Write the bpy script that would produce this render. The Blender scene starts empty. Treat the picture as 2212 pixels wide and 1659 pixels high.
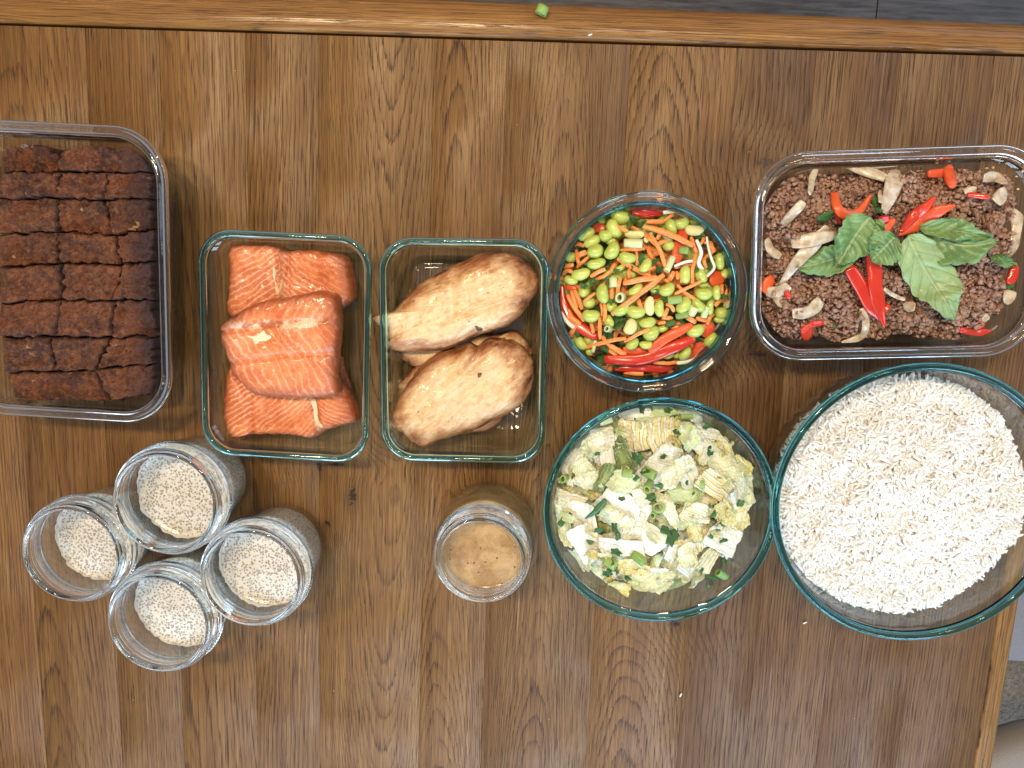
import bpy, math, random
import numpy as np
from mathutils import Vector, Matrix, noise as mnoise

# ---------------------------------------------------------------- camera, world, lamps
S = bpy.context.scene
COL = S.collection
random.seed(7); np.random.seed(7)
PW, PH, F = 2212.0, 1659.0, 1533.0
H = 0.60
def nrm(v): v = np.array(v, float); return v / np.linalg.norm(v)
XC = nrm((46236, -2165, 1533)); YC = nrm((396, 9540, 1533)); YC = nrm(YC - XC * (XC @ YC)); ZC = np.cross(XC, YC)
RW = np.array([XC, YC, ZC])                     # camera space -> world
cam_d = bpy.data.cameras.new('camera'); cam = bpy.data.objects.new('camera', cam_d); COL.objects.link(cam)
cam_d.sensor_width = 36; cam_d.lens = 36 * F / PW; cam_d.clip_start = 0.02; cam_d.clip_end = 50
M = Matrix([[*RW[0], 0], [*RW[1], 0], [*RW[2], H], [0, 0, 0, 1]])
cam.matrix_world = M; S.camera = cam
def W(px, py, z=0.0):
    """point of the place at height z that the photo shows at (px, py), the photo being 2212 wide"""
    d = RW @ np.array([px - PW / 2, -(py - PH / 2), -F]); t = (z - H) / d[2]
    return np.array([d[0] * t, d[1] * t, z])

S.view_settings.view_transform = 'Standard'; S.view_settings.look = 'None'; S.view_settings.gamma = 1
S.view_settings.exposure = 0.22
S.cycles.max_bounces = 14; S.cycles.transparent_max_bounces = 24; S.cycles.transmission_bounces = 12
S.cycles.glossy_bounces = 6; S.cycles.diffuse_bounces = 4
S.cycles.sample_clamp_indirect = 4.0
S.cycles.blur_glossy = 0.5
w = bpy.data.worlds.new('World'); S.world = w; w.use_nodes = True
bg = w.node_tree.nodes['Background']; bg.inputs[0].default_value = (0.86, 0.90, 1.0, 1); bg.inputs[1].default_value = 0.25
def lamp(name, loc, target, sx, sy, power, color):
    d = bpy.data.lights.new(name, 'AREA'); d.shape = 'RECTANGLE'; d.size = sx; d.size_y = sy; d.energy = power; d.color = color
    o = bpy.data.objects.new(name, d); COL.objects.link(o); o.location = loc
    o.rotation_euler = (Vector(target) - Vector(loc)).to_track_quat('-Z', 'Y').to_euler(); return o
WC = (0.60, 0.79, 1.0)
for wx, wp in ((-1.15, 4.5), (-0.40, 8.0), (0.35, 15.0), (1.10, 17.0)):        # a row of window panes beyond the near side of the table
    lamp('window_light', (wx, -1.60, 0.95), (wx * .35, 0.0, 0), 0.52, 1.0, wp, WC)
for wy in (0.25, 0.95): lamp('window_light', (1.85, wy, 1.05), (0.2, 0, 0), 0.5, 0.9, 4.5, (0.70, 0.85, 1.0))
lamp('window_light', (1.55, 1.95, 1.3), (0.4, 0.2, 0), 1.5, 0.75, 7, (0.74, 0.86, 1.0))
for lx, ly, lp in ((-0.75, 0.50, 12), (-0.25, 0.55, 12), (0.28, 0.50, 6), (0.75, 0.45, 2), (-0.35, -0.55, 2), (0.30, -0.55, 1)):
    lamp('ceiling_light', (lx, ly, 1.75), (lx * .5, 0.05, 0), 0.13, 0.13, lp, (1.0, 0.76, 0.48))

# ---------------------------------------------------------------- helpers
def meshobj(name, V, Fc, mat, parent=None, smooth=True, attrs=None, uv=None, sharp=None):
    me = bpy.data.meshes.new(name)
    me.from_pydata([tuple(v) for v in V], [], [tuple(f) for f in Fc]); me.update()
    if smooth: me.polygons.foreach_set('use_smooth', [True] * len(me.polygons))
    if sharp: me.set_sharp_from_angle(angle=math.radians(sharp))
    if attrs:
        for k, vals in attrs.items():
            vals = np.asarray(vals, float)
            if vals.ndim == 1:
                a = me.attributes.new(k, 'FLOAT', 'POINT'); a.data.foreach_set('value', vals.astype(np.float32))
            else:
                a = me.attributes.new(k, 'FLOAT_VECTOR', 'POINT'); a.data.foreach_set('vector', vals.astype(np.float32).ravel())
    if mat: me.materials.append(mat)
    o = bpy.data.objects.new(name, me); COL.objects.link(o)
    if parent: o.parent = parent
    return o
def fastmesh(name, V, Q, mat, parent=None, attrs=None):
    """big meshes: V (n,3), Q (m,k) all faces of the same size"""
    me = bpy.data.meshes.new(name); n, m, k = len(V), len(Q), Q.shape[1]
    me.vertices.add(n); me.vertices.foreach_set('co', V.astype(np.float32).ravel())
    me.loops.add(m * k); me.loops.foreach_set('vertex_index', Q.astype(np.int32).ravel())
    me.polygons.add(m); me.polygons.foreach_set('loop_start', np.arange(0, m * k, k, dtype=np.int32))
    me.polygons.foreach_set('use_smooth', np.ones(m, bool)); me.update(calc_edges=True); me.validate()
    if attrs:
        for kk, vals in attrs.items():
            a = me.attributes.new(kk, 'FLOAT', 'POINT'); a.data.foreach_set('value', np.asarray(vals, np.float32))
    me.materials.append(mat); o = bpy.data.objects.new(name, me); COL.objects.link(o)
    if parent: o.parent = parent
    return o
def tag(o, label=None, cat=None, group=None, kind=None):
    if label: o['label'] = label
    if cat: o['category'] = cat
    if group: o['group'] = group
    if kind: o['kind'] = kind
    return o
def empty(name, loc=(0, 0, 0)):
    o = bpy.data.objects.new(name, None); COL.objects.link(o); o.location = loc; o.empty_display_size = 0.02; return o

def vnoise(P, seed=0):
    """vectorised smooth value noise in [-1,1]; P (n,3)"""
    P = np.asarray(P, float); I = np.floor(P).astype(np.int64); f = P - I; f = f * f * (3 - 2 * f)
    def h(ix, iy, iz):
        n = (ix * 374761393 + iy * 668265263 + iz * 2147483647 + seed * 974711) & 0xffffffff
        n = ((n ^ (n >> 13)) * 1274126177) & 0xffffffff; n = n ^ (n >> 16)
        n = (n * 2246822519) & 0xffffffff; n = n ^ (n >> 15)
        return n / 2147483648.0 - 1.0
    x, y, z = I[:, 0], I[:, 1], I[:, 2]; r = 0
    for dx in (0, 1):
        for dy in (0, 1):
            for dz in (0, 1):
                wt = (f[:, 0] if dx else 1 - f[:, 0]) * (f[:, 1] if dy else 1 - f[:, 1]) * (f[:, 2] if dz else 1 - f[:, 2])
                r = r + wt * h(x + dx, y + dy, z + dz)
    return r
def fbm(P, oct=4, seed=0, gain=0.5):
    r = 0; a = 1.0; P = np.asarray(P, float)
    for i in range(oct): r = r + a * vnoise(P, seed + i * 17); P = P * 2.03 + 11.3; a *= gain
    return r

# ---------------------------------------------------------------- node helpers
class NT:
    def __init__(s, name):
        s.m = bpy.data.materials.new(name); s.m.use_nodes = True; s.t = s.m.node_tree; s.t.nodes.clear()
        s.out = s.t.nodes.new('ShaderNodeOutputMaterial')
    def n(s, typ, **kw):
        nd = s.t.nodes.new(typ)
        for k, v in kw.items(): setattr(nd, k, v)
        return nd
    def l(s, a, b): s.t.links.new(a, b)
    def put(s, sock, v):
        if isinstance(v, bpy.types.NodeSocket): s.l(v, sock)
        elif v is not None: sock.default_value = v
    def math(s, op, a, b=None, c=None, clamp=False):
        nd = s.n('ShaderNodeMath', operation=op, use_clamp=clamp); s.put(nd.inputs[0], a)
        if b is not None: s.put(nd.inputs[1], b)
        if c is not None: s.put(nd.inputs[2], c)
        return nd.outputs[0]
    def vmath(s, op, a, b=None):
        nd = s.n('ShaderNodeVectorMath', operation=op); s.put(nd.inputs[0], a)
        if b is not None: s.put(nd.inputs[1], b)
        return nd.outputs['Value'] if op in ('LENGTH', 'DOT_PRODUCT', 'DISTANCE') else nd.outputs[0]
    def noise(s, vec, scale, detail=3, rough=0.5, dist=0.0, col=False):
        nd = s.n('ShaderNodeTexNoise'); s.put(nd.inputs['Vector'], vec); s.put(nd.inputs['Scale'], scale); nd.inputs['Detail'].default_value = detail
        nd.inputs['Roughness'].default_value = rough; nd.inputs['Distortion'].default_value = dist
        return nd.outputs['Color' if col else 'Fac']
    def voro(s, vec, scale, feature='F1', rnd=1.0, out='Distance'):
        nd = s.n('ShaderNodeTexVoronoi', feature=feature); s.put(nd.inputs['Vector'], vec); s.put(nd.inputs['Scale'], scale); nd.inputs['Randomness'].default_value = rnd
        return nd.outputs[out]
    def ramp(s, fac, stops, interp='LINEAR'):
        nd = s.n('ShaderNodeValToRGB'); cr = nd.color_ramp; cr.interpolation = interp
        while len(cr.elements) < len(stops): cr.elements.new(0.5)
        for e, (p, c) in zip(cr.elements, stops):
            e.position = p; e.color = (*c, 1) if isinstance(c, (tuple, list)) else (c, c, c, 1)
        s.put(nd.inputs[0], fac); return nd.outputs[0]
    def mix(s, fac, a, b, mode='MIX'):
        nd = s.n('ShaderNodeMix', data_type='RGBA', blend_type=mode); s.put(nd.inputs[0], fac)
        for i, v in ((6, a), (7, b)):
            if isinstance(v, (tuple, list)): v = (*v, 1) if len(v) == 3 else v
            s.put(nd.inputs[i], v)
        return nd.outputs[2]
    def rng(s, v, a, b, c=0.0, d=1.0, smooth=False):
        nd = s.n('ShaderNodeMapRange'); nd.interpolation_type = 'SMOOTHSTEP' if smooth else 'LINEAR'
        s.put(nd.inputs[0], v)
        for i, x in enumerate((a, b, c, d)): nd.inputs[i + 1].default_value = x
        return nd.outputs[0]
    def attr(s, name, out='Fac', typ='GEOMETRY'):
        nd = s.n('ShaderNodeAttribute', attribute_name=name, attribute_type=typ); return nd.outputs[out]
    def obj(s): return s.n('ShaderNodeTexCoord').outputs['Object']
    def rnd(s): return s.n('ShaderNodeObjectInfo').outputs['Random']
    def bump(s, h, strength=0.5, dist=0.001, normal=None):
        nd = s.n('ShaderNodeBump'); s.put(nd.inputs['Height'], h); nd.inputs['Strength'].default_value = strength; nd.inputs['Distance'].default_value = dist
        if normal: s.l(normal, nd.inputs['Normal'])
        return nd.outputs[0]
    def bsdf(s, color, rough=0.5, normal=None, sss=0, sss_r=(1, .4, .2), sss_s=0.004, coat=0, spec=0.5, trans=0, sheen=0, coat_r=0.1):
        p = s.n('ShaderNodeBsdfPrincipled')
        if isinstance(color, (tuple, list)) and len(color) == 3: color = (*color, 1)
        s.put(p.inputs['Base Color'], color); s.put(p.inputs['Roughness'], rough); p.inputs['Specular IOR Level'].default_value = spec
        if normal: s.l(normal, p.inputs['Normal'])
        if sss: p.inputs['Subsurface Weight'].default_value = sss; p.inputs['Subsurface Radius'].default_value = sss_r; p.inputs['Subsurface Scale'].default_value = sss_s
        s.put(p.inputs['Coat Weight'], coat); p.inputs['Coat Roughness'].default_value = coat_r
        p.inputs['Transmission Weight'].default_value = trans; p.inputs['Sheen Weight'].default_value = sheen
        s.l(p.outputs[0], s.out.inputs[0]); return p
# ---------------------------------------------------------------- table top
KN = [W(762, 1072), W(708, 1131), W(727, 1003), W(1462, 1347), W(1640, 764), W(1655, 352), W(690, 1010)]
KR = [(0.0045, 0.0075, 1.0), (0.0028, 0.0028, 1), (0.011, 0.0022, 1), (0.008, 0.004, 1), (0.013, 0.0022, .9), (0.007, 0.004, .7), (0.003, 0.006, 1)]
def wood_mat(name, planks=True, tint=(1, 1, 1), gloss=0.38):
    s = NT(name)
    g = s.attr('grain', 'Vector'); par = s.attr('params', 'Vector'); tone = s.attr('tone')
    sp = s.n('ShaderNodeSeparateXYZ'); s.l(g, sp.inputs[0]); gu, gv = sp.outputs[0], sp.outputs[1]
    pp = s.n('ShaderNodeSeparateXYZ'); s.l(par, pp.inputs[0]); A, B, C = pp.outputs
    def vec(sx, sy, off=0.0):
        c = s.n('ShaderNodeCombineXYZ'); s.put(c.inputs[0], s.math('MULTIPLY', gu, sx)); s.put(c.inputs[1], s.math('MULTIPLY', gv, sy)); s.put(c.inputs[2], s.math('MULTIPLY_ADD', tone, 37.0, off)); return c.outputs[0]
    broad = s.noise(vec(14, 4.0), 1.0, 2)
    mid = s.noise(vec(60, 5, 5), 1.0, 3)
    jag = s.noise(vec(950, 12, 9), 1.0, 2, 0.6)
    fine = s.noise(vec(2100, 20, 2), 1.0, 3, 0.65)
    pore = s.noise(vec(1600, 34, 21), 1.0, 2, 0.55)
    streak = s.noise(vec(380, 3.2, 31), 1.0, 3, 0.6)
    tonal = s.noise(vec(30, 2.0, 41), 1.0, 2, 0.5)
    # ring field
    Fd = s.math('MULTIPLY', A, gu)
    Fd = s.math('ADD', Fd, s.math('MULTIPLY', B, s.math('MULTIPLY', gu, gu)))
    Fd = s.math('ADD', Fd, s.math('MULTIPLY', C, gv))
    Fd = s.math('ADD', Fd, s.math('MULTIPLY', broad, 5.0))
    Fd = s.math('ADD', Fd, s.math('MULTIPLY', mid, 0.7))
    Fd = s.math('ADD', Fd, s.math('MULTIPLY', jag, 0.55))
    knot = None
    if planks:
        P = s.obj()
        wob = s.noise(P, 260, 2, 0.6); wob2 = s.noise(P, 90, 2, .5)
        for (k, r) in zip(KN, KR):
            d = s.vmath('LENGTH', s.vmath('MULTIPLY', s.vmath('SUBTRACT', P, (k[0], k[1], 0)), (1 / r[0], 1 / r[1], 0)))
            soft = s.math('EXPONENT', s.math('MULTIPLY', s.math('MULTIPLY', d, d), -0.02))
            Fd = s.math('ADD', Fd, s.math('MULTIPLY', soft, 2.2))
            dd = s.math('ADD', d, s.math('MULTIPLY', s.math('SUBTRACT', wob, 0.5), 2.6)); dd = s.math('ADD', dd, s.math('MULTIPLY', s.math('SUBTRACT', wob2, 0.5), 1.6))
            kk = s.math('MULTIPLY', s.rng(dd, 1.0, 0.55), r[2])
            halo = s.math('MULTIPLY', s.math('EXPONENT', s.math('MULTIPLY', s.math('MULTIPLY', d, d), -0.22)), 0.35)
            kk = s.math('MAXIMUM', kk, halo)
            knot = kk if knot is None else s.math('MAXIMUM', knot, kk)
    fr = s.math('FRACT', s.math('MULTIPLY', Fd, 1.15))
    ring = s.ramp(fr, [(0.0, 0.0), (0.55, 0.08), (0.80, 0.40), (0.92, 1.0), (0.97, 0.8), (1.0, 0.0)])
    ringmask = s.rng(s.noise(vec(45, 6, 61), 1.0, 2), 0.30, 0.62)
    ringd = s.math('MULTIPLY', ring, s.math('MULTIPLY_ADD', ringmask, 0.75, 0.25))
    poreD = s.rng(s.math('ADD', pore, s.math('MULTIPLY', ringd, 0.13)), 0.575, 0.68)
    c = s.mix(s.rng(tonal, 0.3, 0.7), (0.208, 0.118, 0.040), (0.268, 0.156, 0.056))
    c = s.mix(s.rng(streak, 0.32, 0.72), c, (0.138, 0.064, 0.024))
    c = s.mix(s.math('MULTIPLY', s.rng(fine, 0.42, 0.62), 0.58), c, (0.085, 0.038, 0.016))
    c = s.mix(s.math('MULTIPLY', ringd, 0.80), c, (0.050, 0.022, 0.010))
    c = s.mix(s.math('MULTIPLY', poreD, 0.80), c, (0.032, 0.017, 0.009))
    white = s.math('MULTIPLY', s.rng(s.noise(vec(420, 8, 77), 1.0, 1), 0.71, 0.80), 0.30)
    c = s.mix(white, c, (0.42, 0.30, 0.21))
    if knot is not None: c = s.mix(s.math('MULTIPLY', knot, 0.93), c, (0.018, 0.012, 0.012))
    tt = s.n('ShaderNodeCombineXYZ'); s.put(tt.inputs[0], s.attr('tr')); s.put(tt.inputs[1], s.attr('tg')); s.put(tt.inputs[2], s.attr('tb'))
    c = s.mix(1.0, c, tt.outputs[0], 'MULTIPLY'); c = s.mix(1.0, c, tint, 'MULTIPLY')
    hgt = s.math('SUBTRACT', s.math('MULTIPLY', fine, -0.25), s.math('ADD', poreD, s.math('MULTIPLY', ringd, 0.35)))
    if knot is not None: hgt = s.math('SUBTRACT', hgt, s.math('MULTIPLY', knot, 2))
    smud = s.noise(s.obj(), 14, 3, 0.6)
    rough = s.math('ADD', s.math('MULTIPLY', poreD, 0.18), s.rng(smud, 0.3, 0.7, gloss, gloss + 0.16))
    s.bsdf(c, rough, s.bump(hgt, 0.45, 0.00035), spec=0.32)
    return s.m
M_wood = wood_mat('oiled_oak'); M_rail = wood_mat('polished_oak_edge', planks=False, gloss=0.13)

def plank_mesh(x0, x1, y0, y1, z=0.0, th=0.022, bev=0.0002, gc=None, par=(0, 0, 0), tone=0.5, tint=(1, 1, 1), parent=None, name='plank', mat=None, nseg=26, seed=0, swap=False):
    """a board lying in XY along Y, with softened, slightly wavering long edges"""
    V = []; ys = np.linspace(y0, y1, nseg)
    rng_ = np.random.RandomState(seed + 5)
    for i, y in enumerate(ys):
        w0, w1 = (0.00012 * rng_.randn(2) if 0 < i < nseg - 1 else (0, 0))
        e = 0.0006 if i in (0, nseg - 1) else 0
        for (x, zz) in ((x0 + .00003, -th), (x0 + .00003 + w0 * .3, -bev * 1.6), (x0 + bev + .00003 + w0, 0), (x1 - bev - .00003 + w1, 0), (x1 - .00003 + w1 * .3, -bev * 1.6), (x1 - .00003, -th)):
            V.append((x, y, z + zz - e))
    Fc = []
    for i in range(nseg - 1):
        for j in range(5):
            a = i * 6 + j; Fc.append((a, a + 1, a + 7, a + 6))
        Fc.append((i * 6 + 5, i * 6, i * 6 + 6, i * 6 + 11))
    Fc.append(tuple(range(5, -1, -1))); Fc.append(tuple(range((nseg - 1) * 6, nseg * 6)))
    V = np.array(V); n = len(V)
    if swap: V = V[:, [1, 0, 2]] * (1, 1, 1); Fc = [f[::-1] for f in Fc]
    gc = (x0 + x1) / 2 if gc is None else gc
    G = np.zeros((n, 3)); k = (1, 0) if swap else (0, 1); G[:, 0] = V[:, k[0]] - gc; G[:, 1] = V[:, k[1]] + seed * 3.7
    return meshobj(name, V, Fc, mat or M_wood, parent, smooth=True, sharp=60,
                   attrs={'grain': G, 'params': np.tile(np.array(par, float), (n, 1)), 'tone': np.full(n, tone),
                          'tr': np.full(n, tint[0]), 'tg': np.full(n, tint[1]), 'tb': np.full(n, tint[2])})
table = empty('table', (0, 0, 0))
tag(table, 'brown oak plank table under all the food, with a rounded edge board', 'table')
def Xat(px, py=1600): return W(px, py)[0]
yrail = (W(0, 51)[1] + W(2212, 119)[1]) / 2
xr = (W(2156, 1327)[0] + W(2103, 1655)[0]) / 2
seams = [-330, -60, 97, 262, 397, 556, 691, 905, 1040, 1268, 1465, 1612, 1768, 1942]
xs = [Xat(p) for p in seams] + [xr]
# grain: (A linear across, B parabola across, C along), centre shift
G_ = [(300, 0, 2), (260, 400, 3), (60, 2200, 12), (330, 0, 5), (120, 1500, 9), (230, 0, -7), (40, 5200, -26),
      (70, 6500, 24), (60, 7500, 30), (40, 2600, 26), (190, 800, 8), (330, 0, 4), (300, 500, 3), (340, 0, 3)]
TN = [(1.12, 1.02, .78), (1.14, 1.03, .80), (1.04, .97, .78), (1.0, .94, .76), (1.08, 1.02, .84), (1.0, .95, .80), (1.12, 1.08, .90), (1.10, 1.05, .90), (1.0, .98, .90), (1.06, 1.02, .92),
      (.80, .77, .78), (.84, .80, .80), (.80, .76, .78), (.84, .79, .80)]
for i in range(len(xs) - 1):
    cx_ = (xs[i] + xs[i + 1]) / 2 + (0.35 * (xs[i + 1] - xs[i])) * [0, .2, -.4, .3, -.2, .4, .45, -.2, .1, 0, .3, -.3, .2, 0][i]
    plank_mesh(xs[i], xs[i + 1], -0.75, yrail - 0.0012, gc=cx_, par=G_[i], tone=(i * 0.37) % 1, tint=TN[i], parent=table, seed=i)
# edge board along the far side: profile in Y, long in X
def rail(name, length0, length1, prof, along_x, par, tint, seed, grow=None):
    V = []; n = len(prof); L = np.linspace(length0, length1, 60)
    for i, l in enumerate(L):
        for (a, z) in prof:
            if grow: a = prof[0][0] + (a - prof[0][0]) * (grow[0] + (grow[1] - grow[0]) * i / 59)
            V.append((l, a, z) if along_x else (a, l, z))
    Fc = []
    for i in range(len(L) - 1):
        for j in range(n):
            a, b = i * n + j, i * n + (j + 1) % n
            Fc.append((a, b, b + n, a + n) if not along_x else (a, a + n, b + n, b))
    Fc.append(tuple(range(n))); Fc.append(tuple(range(len(L) * n - 1, (len(L) - 1) * n - 1, -1)))
    V = np.array(V); m = len(V); G = np.zeros((m, 3))
    G[:, 0] = (V[:, 1] if along_x else V[:, 0]) - prof[0][0] - V[:, 2] * 0.7; G[:, 1] = (V[:, 0] if along_x else V[:, 1]) + seed
    return meshobj(name, V, Fc, M_rail, table, sharp=50, attrs={'grain': G, 'params': np.tile(np.array(par, float), (m, 1)), 'tone': np.full(m, .3 + seed * .1),
                   'tr': np.full(m, tint[0]), 'tg': np.full(m, tint[1]), 'tb': np.full(m, tint[2])})
wr = abs(W(2212, 47)[1] - W(2212, 119)[1])
def edge_prof(y0, width, z1, rad=.016):
    pts = [(y0 + .0010, -.02), (y0 + .0010, z1 - .0045), (y0 + .0014, z1 - .0028), (y0 + .0026, z1 - .0012), (y0 + .0048, z1 - .0002), (y0 + .008, z1)]
    for k in range(0, 15):
        a = k / 14 * math.pi / 2; pts.append((y0 + width - rad + rad * math.sin(a), z1 - rad * .8 + rad * .8 * math.cos(a)))
    pts.append((y0 + width, -.03)); pts.append((y0 + .004, -.03)); return pts
rail('edge_board', xs[0], xr + 0.012, edge_prof(yrail, wr, 0.0018), True, (420, 2600, 5), (1.35, 1.22, 0.98), 1, grow=(1.62, 1.0))
wr2 = (W(2189, 1327)[0] - xr) + .006
rail('edge_board', -0.8, yrail - .0, edge_prof(xr, wr2, 0.0004, .010), False, (160, 0, 2), (1.25, 1.2, 1.1), 2)
# ---- floor, rug, chairs beyond the table
s = NT('dark_floor_boards'); P = s.obj()
sc = s.vmath('MULTIPLY', P, (2.2, 26, 1))
nn = s.noise(sc, 5.0, 5, 0.7); c = s.mix(s.rng(nn, .38, .64), (0.014, 0.013, 0.016), (0.095, 0.086, 0.088)); c = s.mix(s.math('MULTIPLY', s.rnd(), .5), c, (0.03, 0.028, 0.032))
s.bsdf(c, 0.45, s.bump(nn, .3, .002)); M_floor = s.m
fl = meshobj('floor', [(-3, -3, -.745), (3, -3, -.745), (3, 3, -.745), (-3, 3, -.745)], [(0, 1, 2, 3)], M_floor); tag(fl, kind='structure')
x0 = -1.6
for r in range(26):
    y0 = 0.30 + r * 0.075
    L0 = -1.4 - (r * 0.37) % 0.9
    while L0 < 2.0:
        L1 = L0 + 0.9
        b = meshobj('floor_board', [(L0 + .001, y0 + .001, -.74), (L1 - .001, y0 + .001, -.74), (L1 - .001, y0 + .074, -.74), (L0 + .001, y0 + .074, -.74),
                    (L0 + .001, y0 + .001, -.7445), (L1 - .001, y0 + .001, -.7445), (L1 - .001, y0 + .074, -.7445), (L0 + .001, y0 + .074, -.7445)],
                    [(0, 1, 2, 3), (0, 4, 5, 1), (1, 5, 6, 2), (2, 6, 7, 3), (3, 7, 4, 0)], M_floor, fl, smooth=False)
        L0 = L1
s = NT('brown_rug_pile'); P = s.obj(); nn = s.noise(P, 120, 4, .7); n2 = s.noise(P, 25, 3)
s.bsdf(s.mix(s.rng(nn, .3, .7), (0.10, 0.07, 0.045), (0.30, 0.23, 0.16)), 0.95, s.bump(nn, 1, .01), sheen=.3); M_rug = s.m
V = []; Fc = []; nx, ny = 90, 90
for j in range(ny):
    for i in range(nx):
        V.append((0.30 + i * .022, -1.9 + j * .022, 0))
V = np.array(V); V[:, 2] = -.722 + .006 * fbm(V * 60, 3)
edge = (np.abs(V[:, 0] - .30) < .001) | (np.abs(V[:, 1] + 1.9) < .001) | (np.abs(V[:, 0] - V[:, 0].max()) < .001) | (np.abs(V[:, 1] - V[:, 1].max()) < .001); V[edge, 2] = -.738
Fc = [(j * nx + i, j * nx + i + 1, (j + 1) * nx + i + 1, (j + 1) * nx + i) for j in range(ny - 1) for i in range(nx - 1)]
tag(meshobj('rug', V, Fc, M_rug), 'shaggy brown rug on the floor beside the table end', 'rug')
s = NT('seat_upholstery'); P = s.obj(); nn = s.noise(P, 700, 2); s.bsdf(s.mix(s.rng(nn, .3, .7), (0.20, 0.165, 0.135), (0.26, 0.215, 0.18)), 0.7, s.bump(nn, .3, .0006), sheen=.2); M_seat = s.m
s = NT('seat_upholstery_grey'); P = s.obj(); nn = s.noise(P, 700, 2); s.bsdf(s.mix(s.rng(nn, .3, .7), (0.13, 0.12, 0.13), (0.18, 0.165, 0.175)), 0.7, s.bump(nn, .3, .0006), sheen=.2); M_seat2 = s.m
s = NT('dark_chair_wood'); s.bsdf((0.05, 0.035, 0.028), .4); M_cw = s.m
def chair(cx, cy, rx, ry, zt, mat, label, pw=2.6):
    e = empty('chair', (cx, cy, -.735)); tag(e, label, 'chair', 'chairs beyond the table end')
    n = 64; V = []; Fc = []; prof = [(0.0, 0), (.5, -.001), (.8, -.004), (.93, -.010), (.985, -.020), (1.0, -.034), (.985, -.055), (.9, -.06), (0, -.06)]
    for (t, dz) in prof:
        for k in range(n):
            a = 2 * math.pi * k / n; c_, s_ = math.cos(a), math.sin(a)
            r = (abs(c_) ** pw + abs(s_) ** pw) ** (-1 / pw)
            V.append((rx * r * c_ * t, ry * r * s_ * t, zt + .735 + dz))
    for i in range(len(prof) - 1):
        for k in range(n): Fc.append((i * n + k, i * n + (k + 1) % n, (i + 1) * n + (k + 1) % n, (i + 1) * n + k))
    Fc = [f[::-1] for f in Fc]
    meshobj('seat', V, Fc, mat, e)
    for sx in (-1, 1):
        for sy in (-1, 1):
            V = []; Fc = []; m = 12; N = 5
            for i in range(N):
                t = i / (N - 1); rr = .011 + .008 * t
                for k in range(m):
                    a = 2 * math.pi * k / m; V.append((sx * rx * (.72 - .0 * t) + rr * math.cos(a), sy * ry * .72 + rr * math.sin(a), t * (zt + .735 - .06)))
            for i in range(N - 1):
                for k in range(m): Fc.append((i * m + k, i * m + (k + 1) % m, (i + 1) * m + (k + 1) % m, (i + 1) * m + k))
            Fc.append(tuple(range(m - 1, -1, -1))); Fc.append(tuple(range((N - 1) * m, N * m)))
            meshobj('leg', V, Fc, M_cw, e)
zt = -.28
a = W(2330, 1900, zt); chair(a[0], a[1], .21, .21, zt, M_seat, 'beige round-fronted chair seat at the lower right corner of the photo', 2.2)
a = W(2400, 1205, zt); chair(a[0], a[1], .23, .16, zt, M_seat2, 'grey upholstered chair seat right of the table, below the rice bowl', 5)

# ---------------------------------------------------------------- glass
def glass_thin(name, tint=(.94, .975, .97), rough=0.015, body=0.0):
    s = NT(name); g = s.n('ShaderNodeNewGeometry')
    ior = s.math('ADD', 1.5, s.math('MULTIPLY', g.outputs['Backfacing'], 1 / 1.5 - 1.5))
    fr = s.n('ShaderNodeFresnel'); s.put(fr.inputs[0], ior)
    lw = s.n('ShaderNodeLayerWeight'); lw.inputs[0].default_value = 0.35
    tr = s.n('ShaderNodeBsdfTransparent'); s.put(tr.inputs[0], s.mix(lw.outputs['Facing'], tint, tuple(x ** 3.5 for x in tint)))
    gl = s.n('ShaderNodeBsdfGlossy'); gl.inputs['Roughness'].default_value = rough; gl.inputs[0].default_value = (.95, .98, 1, 1)
    nz = s.noise(s.obj(), 60, 2); bmp = s.bump(nz, .25, .0015); s.l(bmp, gl.inputs['Normal'])
    mx = s.n('ShaderNodeMixShader'); s.l(s.math('MULTIPLY', fr.outputs[0], 1.15, clamp=True), mx.inputs[0]); s.l(tr.outputs[0], mx.inputs[1]); s.l(gl.outputs[0], mx.inputs[2])
    s.l(mx.outputs[0], s.out.inputs[0]); return s.m
def glass_real(name, color, dens=0):
    s = NT(name); g = s.n('ShaderNodeBsdfGlass'); g.inputs['Color'].default_value = (*color, 1); g.inputs['Roughness'].default_value = 0.0; g.inputs['IOR'].default_value = 1.5
    nz = s.noise(s.obj(), 45, 2); s.l(s.bump(nz, .2, .0012), g.inputs['Normal'])
    s.l(g.outputs[0], s.out.inputs[0])
    return s.m
G_body_teal = glass_thin('clear_glass_teal', (.955, .982, .98)); G_rim_teal = glass_real('teal_glass_rim', (.62, .93, .95))
G_body_clear = glass_thin('clear_glass', (.975, .982, .975)); G_rim_clear = glass_real('clear_glass_rim', (.98, .99, .99))
G_rim_deep = glass_real('deep_teal_glass_rim', (.52, .85, .90))
G_jar = glass_thin('jar_glass', (.975, .985, .985), .01); G_jar_neck = glass_real('jar_neck_glass', (.985, .995, .995))

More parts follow.
